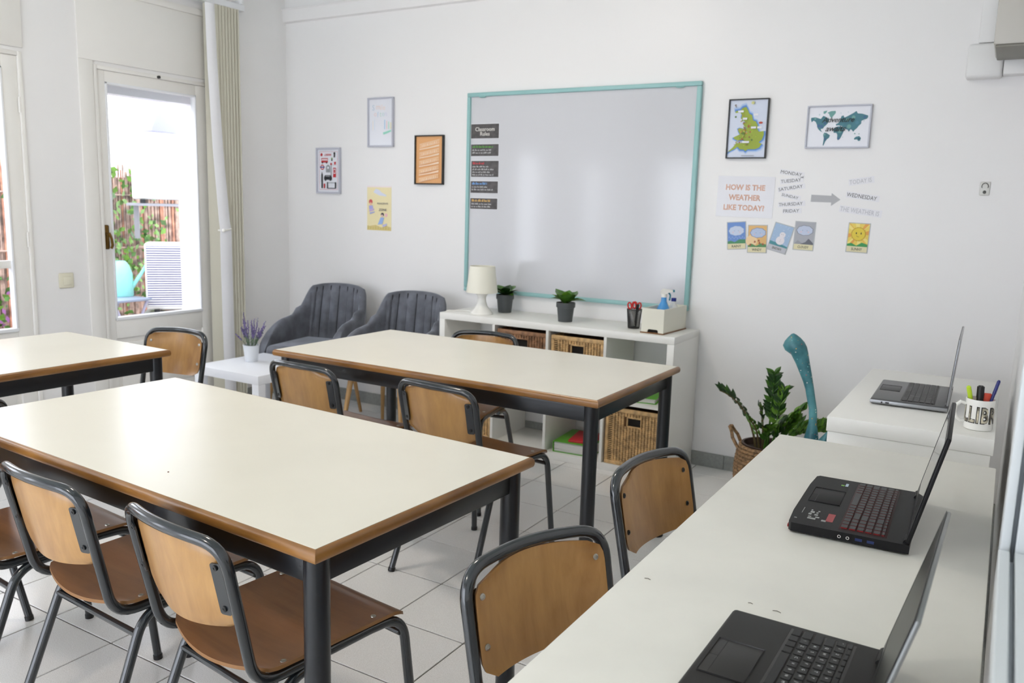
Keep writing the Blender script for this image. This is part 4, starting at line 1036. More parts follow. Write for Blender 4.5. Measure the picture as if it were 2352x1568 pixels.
EU = [(900, 730), (960, 700), (1000, 620), (1030, 520), (1080, 500), (1110, 560), (1200, 520), (1330, 450), (1410, 395), (1450, 460), (1560, 470), (1720, 520), (1725, 570), (1690, 610), (1620, 630), (1560, 660), (1560, 730), (1500, 790), (1460, 850), (1410, 890), (1370, 940), (1330, 890), (1300, 870), (1260, 940), (1215, 880), (1150, 860), (1110, 830), (1060, 780), (1000, 770), (960, 760), (910, 770)]
AU = [(1410, 1110), (1460, 1070), (1540, 1055), (1590, 1110), (1570, 1180), (1520, 1185), (1490, 1140), (1415, 1150)]
A = Art(y); TL, TD, TB_ = (104, 156, 152), (64, 120, 134), (60, 100, 140)
A.poly(wp(NA), TD); A.poly(wp(GL), TL); A.poly(wp(CAN), TL); A.poly(wp(SA), TD); A.poly(wp(AF), TD); A.poly(wp(EU), TD); A.poly(wp(AU), TD)
for (cx_, cz_, r_, cc) in ((440, 760, 45, TB_), (520, 780, 42, TB_), (600, 700, 34, TB_), (330, 570, 34, TL), (640, 1120, 34, TB_), (620, 1000, 28, TL), (1000, 1110, 32, TB_), (1020, 920, 50, TL), (1250, 800, 60, TL), (1350, 560, 50, TL), (1200, 620, 48, TL), (1450, 700, 50, (70, 126, 146)), (1640, 560, 34, TB_), (1540, 1130, 26, (36, 74, 96)), (1420, 990, 18, TL), (1530, 1000, 14, TL), (1110, 1080, 10, TL), (1630, 660, 10, TL), (440, 470, 24, (190, 206, 212)), (1200, 420, 16, (190, 206, 212)), (1010, 440, 12, (170, 196, 200))):
    (x_, z_), = wp([(cx_, cz_)]); A.disc(x_, z_, r_ / 1640 * .286, cc, 9)
A.done('picture', t); MI = mat('script_ink', (18, 26, 26), .5)
for (s, xx, zz, ww) in (('Adventure', 950, 610, .150), ('awaits', 905, 850, .095)):
    (x_, z_), = wp([(xx, zz)]); wall_text('lettering', s, ww, t, MI, x_, z_, y - .006, .03, .004, .35, .95)


# ------------------------------------------------------------------ weather and weekday cards
def slip(label, s, cx, cz, wtxt, ang, col, bold=.02, hpad=.013, h=.017, grp='weekday slips', tall=None, right=.012):
    bold = 0
    t = thing('word_slip', label, 'card', (cx, -.0005, cz), 0, grp, rot=(0, -math.radians(ang), 0))
    b = MB(); b.box(-wtxt / 2 - .004, wtxt / 2 + right, -.0012, 0, -h / 2 - .004, h / 2 + .004); obj('paper_strip', b, mat('slip_paper', (228, 228, 233), .4), t, 0)
    wall_text('lettering', s, wtxt, t, mat('slip_ink_%d' % col[0], col, .5), 0, 0, -.0016, .02, bold, h_target=h * .86)


t, y = framed('weather_question', 'white sheet asking HOW IS THE WEATHER LIKE TODAY?', 'sign', 1.660, 1.482, .296, .210, None, 0, 0, mat('laminated_sheet', (216, 216, 222), .2), None, -.9)
MO = mat('salmon_ink', (214, 170, 150), .5)
for s, z, ww in (('HOW IS THE', .048, .205), ('WEATHER', -.004, .168), ('LIKE TODAY?', -.056, .214)): wall_text('lettering', s, ww, t, MO, -.002, z, y - .0004, .02, .035, h_target=.030)
INK = (70, 72, 76)
for (lab, s, cx, cz, ww, a) in [('MONDAY slip at the top of the weekday column', 'MONDAY', 1.886, 1.604, .106, -8.7), ('TUESDAY slip, second in the weekday column', 'TUESDAY', 1.887, 1.567, .099, 5.8), ('SATURDAY slip, third in the weekday column', 'SATURDAY', 1.888, 1.531, .119, 9.7),
                              ('SUNDAY slip in small letters, fourth in the weekday column', 'SUNDAY', 1.889, 1.489, .084, -11.7), ('THURSDAY slip, fifth in the weekday column', 'THURSDAY', 1.895, 1.450, .118, 4.8), ('FRIDAY slip at the bottom of the weekday column', 'FRIDAY', 1.900, 1.416, .078, 2.9)]:
    slip(lab, s, cx, cz, ww, a, INK, h=.019 if s != 'SUNDAY' else .016)
slip('WEDNESDAY slip right of the grey arrow', 'WEDNESDAY', 2.229, 1.494, .139, -8.2, (44, 46, 50), h=.022, grp='sentence slips')
slip('pale TODAY IS slip above the WEDNESDAY slip', 'TODAY IS', 2.217, 1.568, .101, 8.5, (184, 185, 190), h=.024, grp='sentence slips')
slip('pale THE WEATHER IS slip below the WEDNESDAY slip', 'THE WEATHER IS', 2.225, 1.423, .181, -7.0, (182, 183, 190), h=.026, grp='sentence slips')
b = MB(); b.prism([(-.07, -.017), (.028, -.016), (.029, -.033), (.07, 0), (.026, .030), (.026, .017), (-.07, .018)], 'y', -.0012, 0)
tag(obj('paper_arrow', b, mat('arrow_grey', (176, 177, 181), .5), None, 0, loc=(2.062, -.0005, 1.479), rot=(0, math.radians(1.5), 0)), 'grey paper arrow between weekday column and WEDNESDAY slip', 'arrow')


def cloud(A, cx, cz, s, fill, line):
    pts = []
    for k in range(40):
        a = k * 2 * PI / 40; r = 1 + .10 * abs(math.sin(a * 4.5)); pts.append((cx + s * r * math.cos(a), cz + s * .62 * r * math.sin(a)))
    A.poly([(cx + (p[0] - cx) * 1.07, cz + (p[1] - cz) * 1.09) for p in pts], line); A.poly(pts, fill)
    A.disc(cx - s * .3, cz, s * .05, (110, 130, 160), 8); A.disc(cx + s * .3, cz, s * .05, (110, 130, 160), 8); A.disc(cx - s * .5, cz - s * .22, s * .09, (226, 190, 196), 10); A.disc(cx + s * .5, cz - s * .22, s * .09, (226, 190, 196), 10)


def wcard(word, lab, cx, cz, ang, kind):
    t, y = framed('weather_card', lab, 'card', cx, cz, .102, .146, None, 0, 0, mat('card_border', (176, 180, 182), .35), 'weather cards', ang)
    A = Art(y); X, top, bot = .047, .069, -.042
    sky = dict(rainy=(104, 142, 206), windy=(222, 180, 116), snowy=(160, 186, 216), cloudy=(168, 170, 178), sunny=(232, 206, 92))[kind]
    A.rect(-X, X, bot, top, sky); rd = random.Random(hash(kind) % 97 if False else len(word) * 7)
    lab_c = (190, 192, 200) if kind == 'snowy' else (222, 214, 176)
    if kind == 'rainy':
        cloud(A, 0, .025, .036, (196, 208, 230), (150, 170, 206)); A.poly([(-X, bot), (X, bot), (X, -.022), (.015, -.020), (-.01, -.034), (-.03, -.026), (-X, -.030)], (72, 140, 96))
        for k in range(10): A.rect(-.04 + k * .009, -.0385 + k * .009, -.012 - .006 * (k % 2), -.004 - .006 * (k % 2), (190, 206, 236))
    if kind == 'windy':
        A.disc(-.03, -.01, .03, (236, 206, 160), 16); A.rect(-X, -X + .0001, bot, top, sky)
        cloud(A, .003, .032, .036, (180, 196, 224), (96, 116, 170)); A.poly([(-X, bot), (X, bot), (X, -.028), (.02, -.022), (-.005, -.036), (-.03, -.024), (-X, -.034)], (84, 140, 88))
        for (px_, pz_) in ((-.012, -.014), (.008, -.008), (.03, -.026), (-.035, -.03), (.012, -.02)): A.poly([(px_ - .006, pz_ - .003), (px_, pz_ + .007), (px_ + .006, pz_ - .002), (px_, pz_ - .006)], (160, 76, 52))
    if kind == 'snowy':
        A.poly([(-X, bot), (X, bot), (X, -.034), (.01, -.028), (-X, -.024)], (70, 140, 150)); A.disc(.002, -.012, .022, (226, 222, 228), 20); A.disc(.005, .018, .015, (226, 222, 228), 18)
        for k in range(26): A.disc(rd.uniform(-.044, .044), rd.uniform(-.03, .066), .0014, (226, 230, 240), 6)
        A.disc(.0, .021, .0013, (60, 60, 70), 6); A.disc(.008, .021, .0013, (60, 60, 70), 6); A.disc(.003, -.008, .0013, (120, 90, 110), 6); A.disc(.003, -.016, .0013, (120, 90, 110), 6)
    if kind == 'cloudy':
        cloud(A, 0, .028, .036, (190, 200, 222), (110, 116, 130)); A.poly([(-X, bot), (-.03, -.022), (-.008, -.036), (.0, bot)], (150, 152, 160)); A.poly([(-.018, bot), (.008, -.030), (.022, -.012), (X, -.034), (X, bot)], (98, 100, 110))
    if kind == 'sunny':
        for k in range(12):
            a = k * PI / 6 + .1; p = [(0, .018), (.09 * math.cos(a - .12), .018 + .09 * math.sin(a - .12)), (.09 * math.cos(a + .12), .018 + .09 * math.sin(a + .12))]
            A.poly([(max(-X, min(X, q[0])), max(bot, min(top, q[1]))) for q in p], (240, 222, 130) if k % 2 else (226, 160, 70))
        A.poly([(.033 * (1 + .07 * (k % 2)) * math.cos(k * PI / 16), .018 + .033 * (1 + .07 * (k % 2)) * math.sin(k * PI / 16)) for k in range(32)], (196, 160, 40)); A.disc(0, .018, .030, (226, 202, 60), 28)
        A.disc(-.010, .022, .003, (60, 50, 20), 8, 1, 1.8); A.disc(.012, .022, .003, (60, 50, 20), 8, 1, 1.8)
        for k in range(8): a0_ = PI * 1.2 + k * .16; A.disc(.001 + .011 * math.cos(a0_), .016 + .011 * math.sin(a0_), .0012, (120, 96, 30), 5)
        A.poly([(-X, bot), (X, bot), (X, -.030), (.02, -.022), (-.004, -.038), (-.028, -.026), (-X, -.032)], (50, 150, 80))
    A.rect(-X, X, -.069, bot, lab_c); yy = A.y; A.done('picture', t)
    wall_text('lettering', word, .050 + .004 * (len(word) - 5), t, mat('card_ink', (84, 80, 60), .5), 0, -.0555, yy - .0003, .02, .02, h_target=.013)


wcard('RAINY', 'RAINY weather card, leftmost, with cloud over blue sky', 1.630, 1.280, 4.6, 'rainy')
wcard('WINDY', 'WINDY weather card with orange sky and blown leaves', 1.740, 1.267, 1.7, 'windy')
wcard('SNOWY', 'tilted SNOWY weather card showing a snow figure', 1.858, 1.276, -14.5, 'snowy')
wcard('CLOUDY', 'CLOUDY weather card with grey sky and hills', 1.975, 1.292, -1.7, 'cloudy')
wcard('SUNNY', 'SUNNY weather card with a smiling sun, apart at the right', 2.230, 1.294, -1.7, 'sunny')

# adhesive hook on the wall
t = thing('adhesive_hook', 'small white adhesive wall hook near the right corner', 'hook', (2.749, 0, 1.539))
b = MB(); b.box(-.020, .020, -.006, 0, -.031, .031, bev=.004, seg=2); obj('plate', b, mat('hook_plate', (216, 216, 212), .35), t)
b = MB(); b.tube([(math.cos(q) * .013, -.008, .010 + math.sin(q) * .015) for q in [-.5 + i * (PI + 1) / 14 for i in range(15)]], .0018, 6); b.sphere((0, -.01, -.016), .007, 1, .7, 1.1); obj('wire_loop', b, mat('hook_steel', (96, 98, 96), .4, metal=.6), t)

# air conditioner trunking and indoor unit in the top right corner
M_TRUNK = mat('trunking_plastic', (226, 226, 226), .4)
t = thing('cable_trunking', 'white plastic pipe trunking with elbow high on back wall', 'trunking', (0, 0, 0))
b = MB(); b.box(2.66, 2.757, -.07, -.0005, 2.168, ZC - .001, bev=.006); obj('vertical_duct', b, M_TRUNK, t)
b = MB(); b.box(2.622, 2.765, -.078, -.0005, 2.018, 2.166, bev=.014, seg=3); obj('elbow', b, M_TRUNK, t)
b = MB(); b.box(2.767, XR - .001, -.07, -.0005, 2.028, 2.135, bev=.006); obj('horizontal_duct', b, M_TRUNK, t)
t = thing('air_conditioner', 'pale grey air conditioner casing high on the right wall, cut by the frame', 'air conditioner', (XR, -.255, 2.095))
b = MB(); b.box(-.212, -.0005, -.17, .17, .0, .27, bev=.006, seg=2); obj('casing', b, mat('ac_casing', (190, 187, 180), .45), t)
b = MB(); b.box(-.206, -.01, -.164, .164, -.010, -.0005, bev=.004); obj('louver', b, mat('ac_louver', (128, 126, 118), .5), t)

# ------------------------------------------------------------------ side table with lavender
t = thing('side_table', 'low square white side table in front of the grey armchair', 'side table', (-1.065, -1.312, 0))
b = MB(); b.box(0, .52, 0, .52, .40, .45, bev=.0015); obj('tabletop', b, mat('white_lacquer', (236, 238, 244), .28), t)
for (x, y) in ((0, 0), (.47, 0), (0, .47), (.47, .47)):
    b = MB(); b.box(x, x + .05, y, y + .05, 0, .3995, bev=.001); obj('leg', b, mat('white_lacquer', (236, 238, 244), .28), t)
t = thing('lavender_pot', 'purple lavender in a small white bucket on the side table', 'plant', (-.91, -1.03, .4505))
b = MB(); b.lathe([(.036, 0), (.037, .002), (.047, .093), (.049, .094), (.049, .098), (.045, .098), (.042, .085), (.001, .085)], n=32); obj('pot', b, M_POTW, t)
b = MB(); b.lathe([(.044, .086), (.001, .09)], n=20, caps=False); obj('soil', b, M_SOIL, t)
M_LAV = mat('lavender_flower', (128, 112, 168), .7, var=.3, vscale=80); M_SAGE = mat('sage_stem', (96, 118, 92), .7); rd = random.Random(11)
for k in range(26):
    a = rd.uniform(0, 2 * PI); sp = rd.uniform(.1, .95); L = rd.uniform(.12, .215) * (1 - .25 * sp); b = MB()
    d = Vector((math.cos(a) * sp * .75, math.sin(a) * sp * .75, 1)).normalized(); p0 = Vector((math.cos(a) * .02, math.sin(a) * .02, .085)); bend = Vector((0, 0, -.25 * sp * L))
    pt = lambda v: p0 + d * L * v + bend * v * v * .5
    b.tube([pt(v) for v in (0, .35, .7, 1)], .0011, 5)
    for j in range(7): 
        v = .12 + j * .06; aa = rd.uniform(0, 6.28); q = pt(v); e = Vector((math.cos(aa), math.sin(aa), .8)) * .016
        b.flat([q, q + e * .5 + Vector((.002, 0, 0)), q + e, q + e * .5 - Vector((.002, 0, 0))])
    b.mi = 1
    for j in range(11):
        v = .5 + j * .05; b.sphere(pt(v) + Vector((rd.uniform(-.003, .003), rd.uniform(-.003, .003), 0)), .0042 * (1.15 - .5 * abs(j - 4) / 7), 1, 1, 1.1, 6)
    obj('flower_sprig', b, [M_SAGE, M_LAV], t)


# ------------------------------------------------------------------ grey velvet armchairs
def armchair(label, loc, rz):
    t = thing('velvet_armchair', label, 'armchair', loc, rz, 'grey velvet armchairs')
    N = 200
    def plan(u):              # u 0..1 left arm front -> round the back -> right arm front
        s = u * 2 - 1; a = abs(s); sg = -1 if s < 0 else 1
        if a > .55: k = (a - .55) / .45; x = .222 + .022 * k; y = -.13 + k * .40
        else:
            th = (1 - a / .55) * PI / 2; x = .222 * math.cos(th); y = -.13 - .145 * math.sin(th) ** .5
        return sg * x, y
    def topz(u):
        a = abs(u * 2 - 1)
        if a < .40: return .852 - .02 * (a / .40) ** 2
        if a < .62: k = (a - .40) / .22; k = k * k * (3 - 2 * k); return .832 - k * .185
        k = (a - .62) / .38; return .647 - .05 * k - .035 * k ** 4
    def pt(u, v, off):
        x, y = plan(u); e = .004
        xa, ya = plan(max(0, u - e)); xb, yb = plan(min(1, u + e)); tx, ty = xb - xa, yb - ya; L = math.hypot(tx, ty) or 1; nx, ny = -ty / L, tx / L   # inward
        if nx * x + ny * (y - .1) > 0: nx, ny = -nx, -ny
        z = .37 + (topz(u) - .37) * v; a = abs(u * 2 - 1)
        lean = (z - .42) * (.16 if a < .55 else .06)
        cut = 0
        fr = max(0, (a - .72) / .28)
        y2 = y - lean - fr * .13 * v ** 1.6; kk = min(1, max(0, (a - .35) / .2)); x2 = x * (1 + .07 * v * kk - .06 * v * v * (1 - kk))
        return Vector((x2 + nx * off, y2 + ny * off, z))
    b = MB()
    def ring(u, cross):
        pts = []
        for (v, o) in cross: pts.append(pt(u, v, o))
        return pts
    cross_o = [(0, .03), (0, -.005), (.03, -.016), (.25, -.02), (.5, -.02), (.75, -.018), (.93, -.013), (.985, -.004), (1, .010), (.995, .022), (.97, .032)]
    inner_v = [.9, .8, .7, .6, .5, .4, .3, .2]
    rings = []
    for i in range(N + 1):
        u = i / N; a = abs(u * 2 - 1); rib = 0
        if a < .46:
            ph = (u * 2 - 1) / .46 * 4.0; fr = ph - math.floor(ph); rib = .016 * (abs(math.sin(PI * fr)) ** .5) - .008
        pts = ring(u, cross_o) + [pt(u, v, .036 + rib * min(1, (v - .1) * 3) * (1 if v < .88 else .5)) for v in inner_v]
        rings.append([b.bm.verts.new(p) for p in pts])
    K = len(rings[0])
    for i in range(N):
        for k in range(K - 1): b.bm.faces.new((rings[i][k], rings[i + 1][k], rings[i + 1][k + 1], rings[i][k + 1]))
        b.bm.faces.new((rings[i][K - 1], rings[i + 1][K - 1], rings[i + 1][0], rings[i][0]))
    b.bm.faces.new(rings[0][::-1]); b.bm.faces.new(rings[N])
    obj('shell', b, M_VELVET, t, 60)
    for k in range(-3, 4):
        uu = k / 4.0 * .46 * .5 + .5; b = MB()
        b.tube([pt(uu, v, .031 + .003 * (v > .9)) for v in (.22, .34, .46, .58, .7, .8, .88, .93, .965)], .0034, 6); obj('seam_shade', b, mat('velvet_seam_shade', (40, 41, 46), .9), t)  # dark tubes paint the shade down the channel seams
    b = MB(); b.box(-.192, .192, -.20, .275, .385, .495, bev=.035, seg=4); obj('seat_cushion', b, M_VELVET, t, 60)
    b = MB(); b.box(-.212, .212, -.22, .25, .36, .40, bev=.012, seg=2); obj('seat_base', b, M_VELVET, t, 60)
    for sx in (-1, 1):
        for sy in (-.17, .2):
            b = MB(); b.tube([(sx * .165, sy, .362), (sx * .205, sy + (.05 if sy > 0 else -.06), .0)], [.017, .010], 14); obj('leg', b, M_OAK, t)
    return t


armchair('grey velvet armchair in the corner, left one of two', (-.935, -.480, 0), math.radians(180 + 11))
armchair('grey velvet armchair beside the cube shelf, right one of two', (-.272, -.505, 0), math.radians(180 + 9))


# ------------------------------------------------------------------ floor plant in a basket
t = thing('basket_plant', 'large glossy leaved plant in woven seagrass basket on the floor', 'plant', (1.968, -.42, 0)); t.scale = (.93, .93, .93)
M_SEA = mat('seagrass', (176, 138, 98), .8, var=.4, vscale=60, bump=.6, bscale=90)
b = MB()
for k in range(17):
    z = .012 + k * .0185; r = .128 + .022 * math.sin(min(1, k / 16) * PI * .9) - .004 * (k > 14)
    b.tube([((r + .0025 * ((i + k) % 2)) * math.cos(i * PI / 24), (r + .0025 * ((i + k) % 2)) * math.sin(i * PI / 24), z) for i in range(48)], .0105, 7, closed=True)
obj('basket', b, M_SEA, t)
for s in (-1, 1):
    b = MB(); pts = []
    for i in range(13):
        q = i / 12 * PI; pts.append((s * (.140 + .055 * math.sin(q)), -.045 * math.cos(q), .29 + .10 * math.sin(q)))
    b.tube([Vector(p) + Vector((.003 * math.cos(i * 1.9), .003 * math.sin(i * 1.9), 0)) for i, p in enumerate(pts)], .009, 8); obj('basket_handle', b, M_SEA, t)
b = MB(); b.lathe([(.09, .03), (.122, .305), (.128, .325), (.116, .325), (.110, .29), (.001, .29)], n=36); obj('inner_pot', b, mat('brown_pot', (62, 44, 36), .5), t)
b = MB(); b.lathe([(.11, .292), (.001, .298)], n=24, caps=False); obj('soil', b, M_SOIL, t)
b = MB(); b.box(-.02, .075, -.168, -.160, .20, .262, bev=.002); obj('blue_tag', b, mat('cobalt_label', (28, 60, 150), .5), t)
LF = [leafmesh(.068, .031, .35, .15, m_=m_) for m_ in (M_LEAFD, M_LEAF, M_LEAF2)]
STEMS = [((-.05, -.02), (-.225, .0, .53), .50, 11, 0, .9), ((.0, .02), (.02, .06, .645), .0, 13, 0, .85), ((.03, .0), (.07, .06, .575), .05, 10, 2, .9), ((-.02, .0), (-.03, .03, .48), .0, 7, 2, .8), ((.05, .0), (.18, -.02, .50), .18, 11, 1, .95), ((.06, -.03), (.29, -.02, .44), .26, 10, 1, .9),
         ((.05, .03), (.36, .02, .40), .36, 10, 1, 1.0), ((.03, -.04), (.10, -.04, .42), .1, 9, 2, 1.0), ((.0, -.05), (.05, -.08, .40), .05, 8, 1, .9), ((-.03, -.03), (-.06, -.05, .42), .1, 6, 1, .7), ((.05, .0), (.16, .03, .43), .2, 9, 1, .9)]
for si, ((bx, by), tip, arch_, nl, lm, ls) in enumerate(STEMS):
    p0 = Vector((bx, by, .29)); p2 = Vector((tip[0] / .93 - .025, tip[1], tip[2] / .93)); p1 = (p0 + p2) / 2 + Vector((-(p2.x - p0.x) * .30, 0, .12 * (arch_ + .1) + .03))
    Q = lambda v: (1 - v) ** 2 * p0 + 2 * v * (1 - v) * p1 + v * v * p2
    b = MB(); b.tube([Q(k / 12) for k in range(13)], [.0065 - .004 * k / 12 for k in range(13)], 8); st = obj('stem', b, M_LEAF if si % 3 else mat('brown_stem', (84, 72, 36), .6), t)
    for k in range(nl):
        v = .34 + .66 * (k + .5) / nl; p = Q(v); d = (Q(min(1, v + .02)) - Q(v - .02)).normalized()
        for s in (-1, 1):
            side = Vector((0, 0, 1)).cross(d); side = side.normalized() if side.length > .2 else Vector((1, 0, 0)); up = d.cross(side).normalized()
            sd = (side * .75 + up * .4 + Vector((.6, -.45, 0)) * .35) * s if abs(d.z) > .6 else (Vector((0, 0, 1)) * .8 + side * .5 * s)
            sd = sd + Vector((random.uniform(-.3, .3), random.uniform(-.3, .3), random.uniform(-.15, .35))); dr = (sd * 1.0 + d * random.uniform(.5, 1.1)).normalized(); nrm = (d.cross(dr)).normalized(); xx_ = dr.cross(nrm).normalized()
            M3 = Matrix((xx_, dr, nrm)).transposed()
            o = link('leaf', LF[(lm + (k + si) % 2) % 3 if lm else (0 if k % 4 else 1)], st, p, M3.to_euler()); q = ls * (1.0 - .35 * abs(v - .7)); o.scale = (q, q, q)

# teal speckled long-necked figure
t = thing('dinosaur_figure', 'teal speckled long necked papier mache dinosaur behind the desk', 'sculpture', (2.24, -1.0, 0))
def speck_mat():
    m = bpy.data.materials.new('teal_speckled_paint'); m.use_nodes = True; nt = m.node_tree; b = nt.nodes['Principled BSDF']; b.inputs['Roughness'].default_value = .4
    tc = nt.nodes.new('ShaderNodeTexCoord'); vo = nt.nodes.new('ShaderNodeTexVoronoi'); vo.inputs['Scale'].default_value = 75; nt.links.new(tc.outputs['Object'], vo.inputs['Vector'])
    no = nt.nodes.new('ShaderNodeTexNoise'); no.inputs['Scale'].default_value = 14; no.inputs['Detail'].default_value = 5; nt.links.new(tc.outputs['Object'], no.inputs['Vector'])
    r0 = nt.nodes.new('ShaderNodeValToRGB'); r0.color_ramp.elements[0].position = .35; r0.color_ramp.elements[1].position = .7; r0.color_ramp.elements[0].color = lin((36, 92, 104)); r0.color_ramp.elements[1].color = lin((86, 150, 156)); nt.links.new(no.outputs['Fac'], r0.inputs[0])
    r1 = nt.nodes.new('ShaderNodeValToRGB'); r1.color_ramp.interpolation = 'CONSTANT'; r1.color_ramp.elements[0].color = (1, 1, 1, 1); r1.color_ramp.elements[1].position = .16; r1.color_ramp.elements[1].color = (0, 0, 0, 1); nt.links.new(vo.outputs['Distance'], r1.inputs[0])
    r2 = nt.nodes.new('ShaderNodeValToRGB'); r2.color_ramp.interpolation = 'CONSTANT'; e = r2.color_ramp.elements
    e[0].color = lin((226, 230, 226)); e[1].position = .35; e[1].color = lin((226, 170, 60)); n3 = e.new(.6); n3.color = lin((190, 80, 90)); n4 = e.new(.8); n4.color = lin((120, 196, 196))
    sep = nt.nodes.new('ShaderNodeSeparateColor'); nt.links.new(vo.outputs['Color'], sep.inputs[0]); nt.links.new(sep.outputs[0], r2.inputs[0])
    gt = nt.nodes.new('ShaderNodeMath'); gt.operation = 'GREATER_THAN'; gt.inputs[1].default_value = .35; nt.links.new(sep.outputs[1], gt.inputs[0])
    mu = nt.nodes.new('ShaderNodeMath'); mu.operation = 'MULTIPLY'; nt.links.new(r1.outputs[0], mu.inputs[0]); nt.links.new(gt.outputs[0], mu.inputs[1])
    mx = nt.nodes.new('ShaderNodeMix'); mx.data_type = 'RGBA'; nt.links.new(mu.outputs[0], mx.inputs[0]); nt.links.new(r0.outputs[0], mx.inputs[6]); nt.links.new(r2.outputs[0], mx.inputs[7]); nt.links.new(mx.outputs[2], b.inputs['Base Color'])
    return m
M_DINO = speck_mat()
# cross-sections: centre x, z, half width across the neck, tilt
b = MB()
SEC = [((2.163, .927), (2.172, .930)), ((2.150, .912), (2.184, .925)), ((2.139, .896), (2.200, .914)), ((2.133, .878), (2.216, .898)), ((2.143, .860), (2.227, .880)), ((2.168, .845), (2.233, .860)), ((2.188, .812), (2.242, .822)), ((2.207, .773), (2.253, .779)), ((2.222, .742), (2.260, .748)), ((2.233, .713), (2.267, .718)), ((2.244, .67), (2.277, .672)), ((2.253, .636), (2.286, .632)), ((2.257, .60), (2.289, .598)), ((2.257, .575), (2.290, .575)), ((2.250, .54), (2.297, .54)), ((2.243, .505), (2.303, .505)), ((2.225, .45), (2.312, .45)), ((2.20, .38), (2.325, .38)), ((2.18, .32), (2.33, .32))]
rings = []
for (L_, Rr) in SEC:
    l3, r3 = Vector((L_[0] - 2.24, 0, L_[1])), Vector((Rr[0] - 2.24, 0, Rr[1])); c = (l3 + r3) / 2; h3 = (r3 - l3) / 2; dy = Vector((0, 1, 0))
    rings.append([b.bm.verts.new(c + h3 * math.cos(k * PI / 9) + dy * h3.length * .8 * math.sin(k * PI / 9)) for k in range(18)])
for p, q in zip(rings, rings[1:]):
    for k in range(18): b.bm.faces.new((p[k], p[(k + 1) % 18], q[(k + 1) % 18], q[k]))
b.bm.faces.new(rings[0]); b.bm.faces.new(rings[-1])
obj('neck', b, M_DINO, t, 70)
b = MB(); b.sphere((.01, .12, .27), .13, .85, 1.7, .95, 24); b.tube([(.01, .30, .25), (.0, .42, .16), (-.02, .50, .06), (-.03, .56, .03)], [.07, .045, .025, .008], 14); obj('body', b, M_DINO, t, 70)
b = MB(); b.tube([(.07, -.03, .46), (.09, -.03, .52), (.105, -.03, .565)], [.035, .022, .004], 10); obj('back_plate', b, M_DINO, t, 70)
for (lx, ly) in ((-.06, -.0), (.07, -.0), (-.06, .24), (.07, .24)):
    b = MB(); b.tube([(lx, ly, .22), (lx, ly, .1), (lx, ly, .0)], [.045, .034, .042], 14); obj('leg', b, M_DINO, t, 60)

# ------------------------------------------------------------------ patio behind the glazed doors
M_STUCCO = mat('white_render', (240, 240, 240), .8); M_PAVE = mat('patio_paving', (190, 180, 170), .8, var=.15, vscale=6)
b = MB(); b.box(-6.5, XO, -7.5, 2.5, -.16, -.06); struct('patio_floor', b, M_PAVE)
b = MB(); b.box(-2.20, -2.02, -.508, .9, -.06, 3.2); struct('patio_pillar', b, M_STUCCO)
b = MB(); b.box(-6.6, -6.5, -7.5, 2.5, -.16, 2.3); struct('patio_wall', b, M_STUCCO)
# reed fence: canes too thin to tell apart
t = thing('reed_fence', 'reed screening fence with ivy behind the outdoor units', 'fence', (-3.75, 0, 0))
M_REED = mat('weathered_reed', (206, 176, 160), .8, var=.45, vscale=14); M_REEDR = mat('reddish_reed', (226, 160, 130), .8, var=.3, vscale=14)
b = MB(); rd = random.Random(2); y = -6.0
while y < 1.9:
    r = rd.uniform(.006, .011); b.mi = 1 if rd.random() < .2 else 0
    b.tube([(rd.uniform(-.01, .01), y, -.06), (rd.uniform(-.015, .015), y + rd.uniform(-.01, .01), 1.62 + rd.uniform(-.05, .04))], r, 5); b.tube([(-.02, y + r, -.06), (-.02, y + r, 1.55)], r, 5); y += r * 1.6
o = obj('reed', b, [M_REED, M_REEDR], t); o['kind'] = 'stuff'
for z in (.35, .95, 1.4):
    b = MB(); b.tube([(.02, -6.0, z), (.02, 1.9, z)], .008, 6); obj('rail_wire', b, M_REED, t)
b = MB()
for k in range(900):
    y = rd.choice([rd.gauss(.15, .22), rd.gauss(-.25, .3), rd.uniform(-5.5, 1.6), rd.gauss(-2.3, .4)]); z = rd.uniform(.25, 1.65) if rd.random() < .7 else rd.gauss(.95, .15); x = .03 + rd.uniform(0, .10)
    s = rd.uniform(.02, .042); a = rd.uniform(0, 6.28); b.mi = rd.choice((0, 0, 1))
    c = Vector((x, y, z)); e1 = Vector((.3 * math.cos(a * 2), math.cos(a), math.sin(a))) * s; e2 = Vector((.3, -math.sin(a), math.cos(a))) * s * .6
    b.flat([c - e1, c - e2, c + e1, c + e2])
o = tag(obj('ivy', b, [M_LEAF2, M_LEAF], None, 0, loc=(-3.75, 0, 0)), 'green ivy climbing over the reed fence outside', 'ivy', None, 'stuff')

# outdoor condenser
def condenser(label, loc, rz, g, dark=True):
    t = thing('outdoor_unit', label, 'air conditioner', loc, rz, g)
    b = MB(); b.box(-.15, .14, -.38, .38, 0, .53, bev=.02, seg=3); obj('casing', b, M_WHITEP, t)
    if dark: b = MB(); b.box(.1395, .1408, -.365, .125, .026, .508); obj('grille_shade', b, mat('grille_shade_lilac', (120, 122, 168), .6), t)  # flat tinted panel painted as the shade between the slats
    else: b = MB(); b.prism([(-.12 + .2 * math.cos(k * PI / 16), .265 + .2 * math.sin(k * PI / 16)) for k in range(32)], 'x', .1395, .1408); obj('grille_shade', b, mat('grille_shade_pale', (205, 212, 222), .6), t)  # flat disc tinted as washed-out shade, glare put into its colour
    b = MB()
    for k in range(26): z = .03 + k * .0185; b.box(.142, .150, -.362, .122, z, z + .0085)
    obj('grille', b, M_WHITEP, t, 0)
    for s in (-1, 1):
        b = MB(); b.box(-.16, .15, s * .3 - .02, s * .3 + .02, -.03, 0); obj('mounting_foot', b, M_BLACKP, t)
    return t
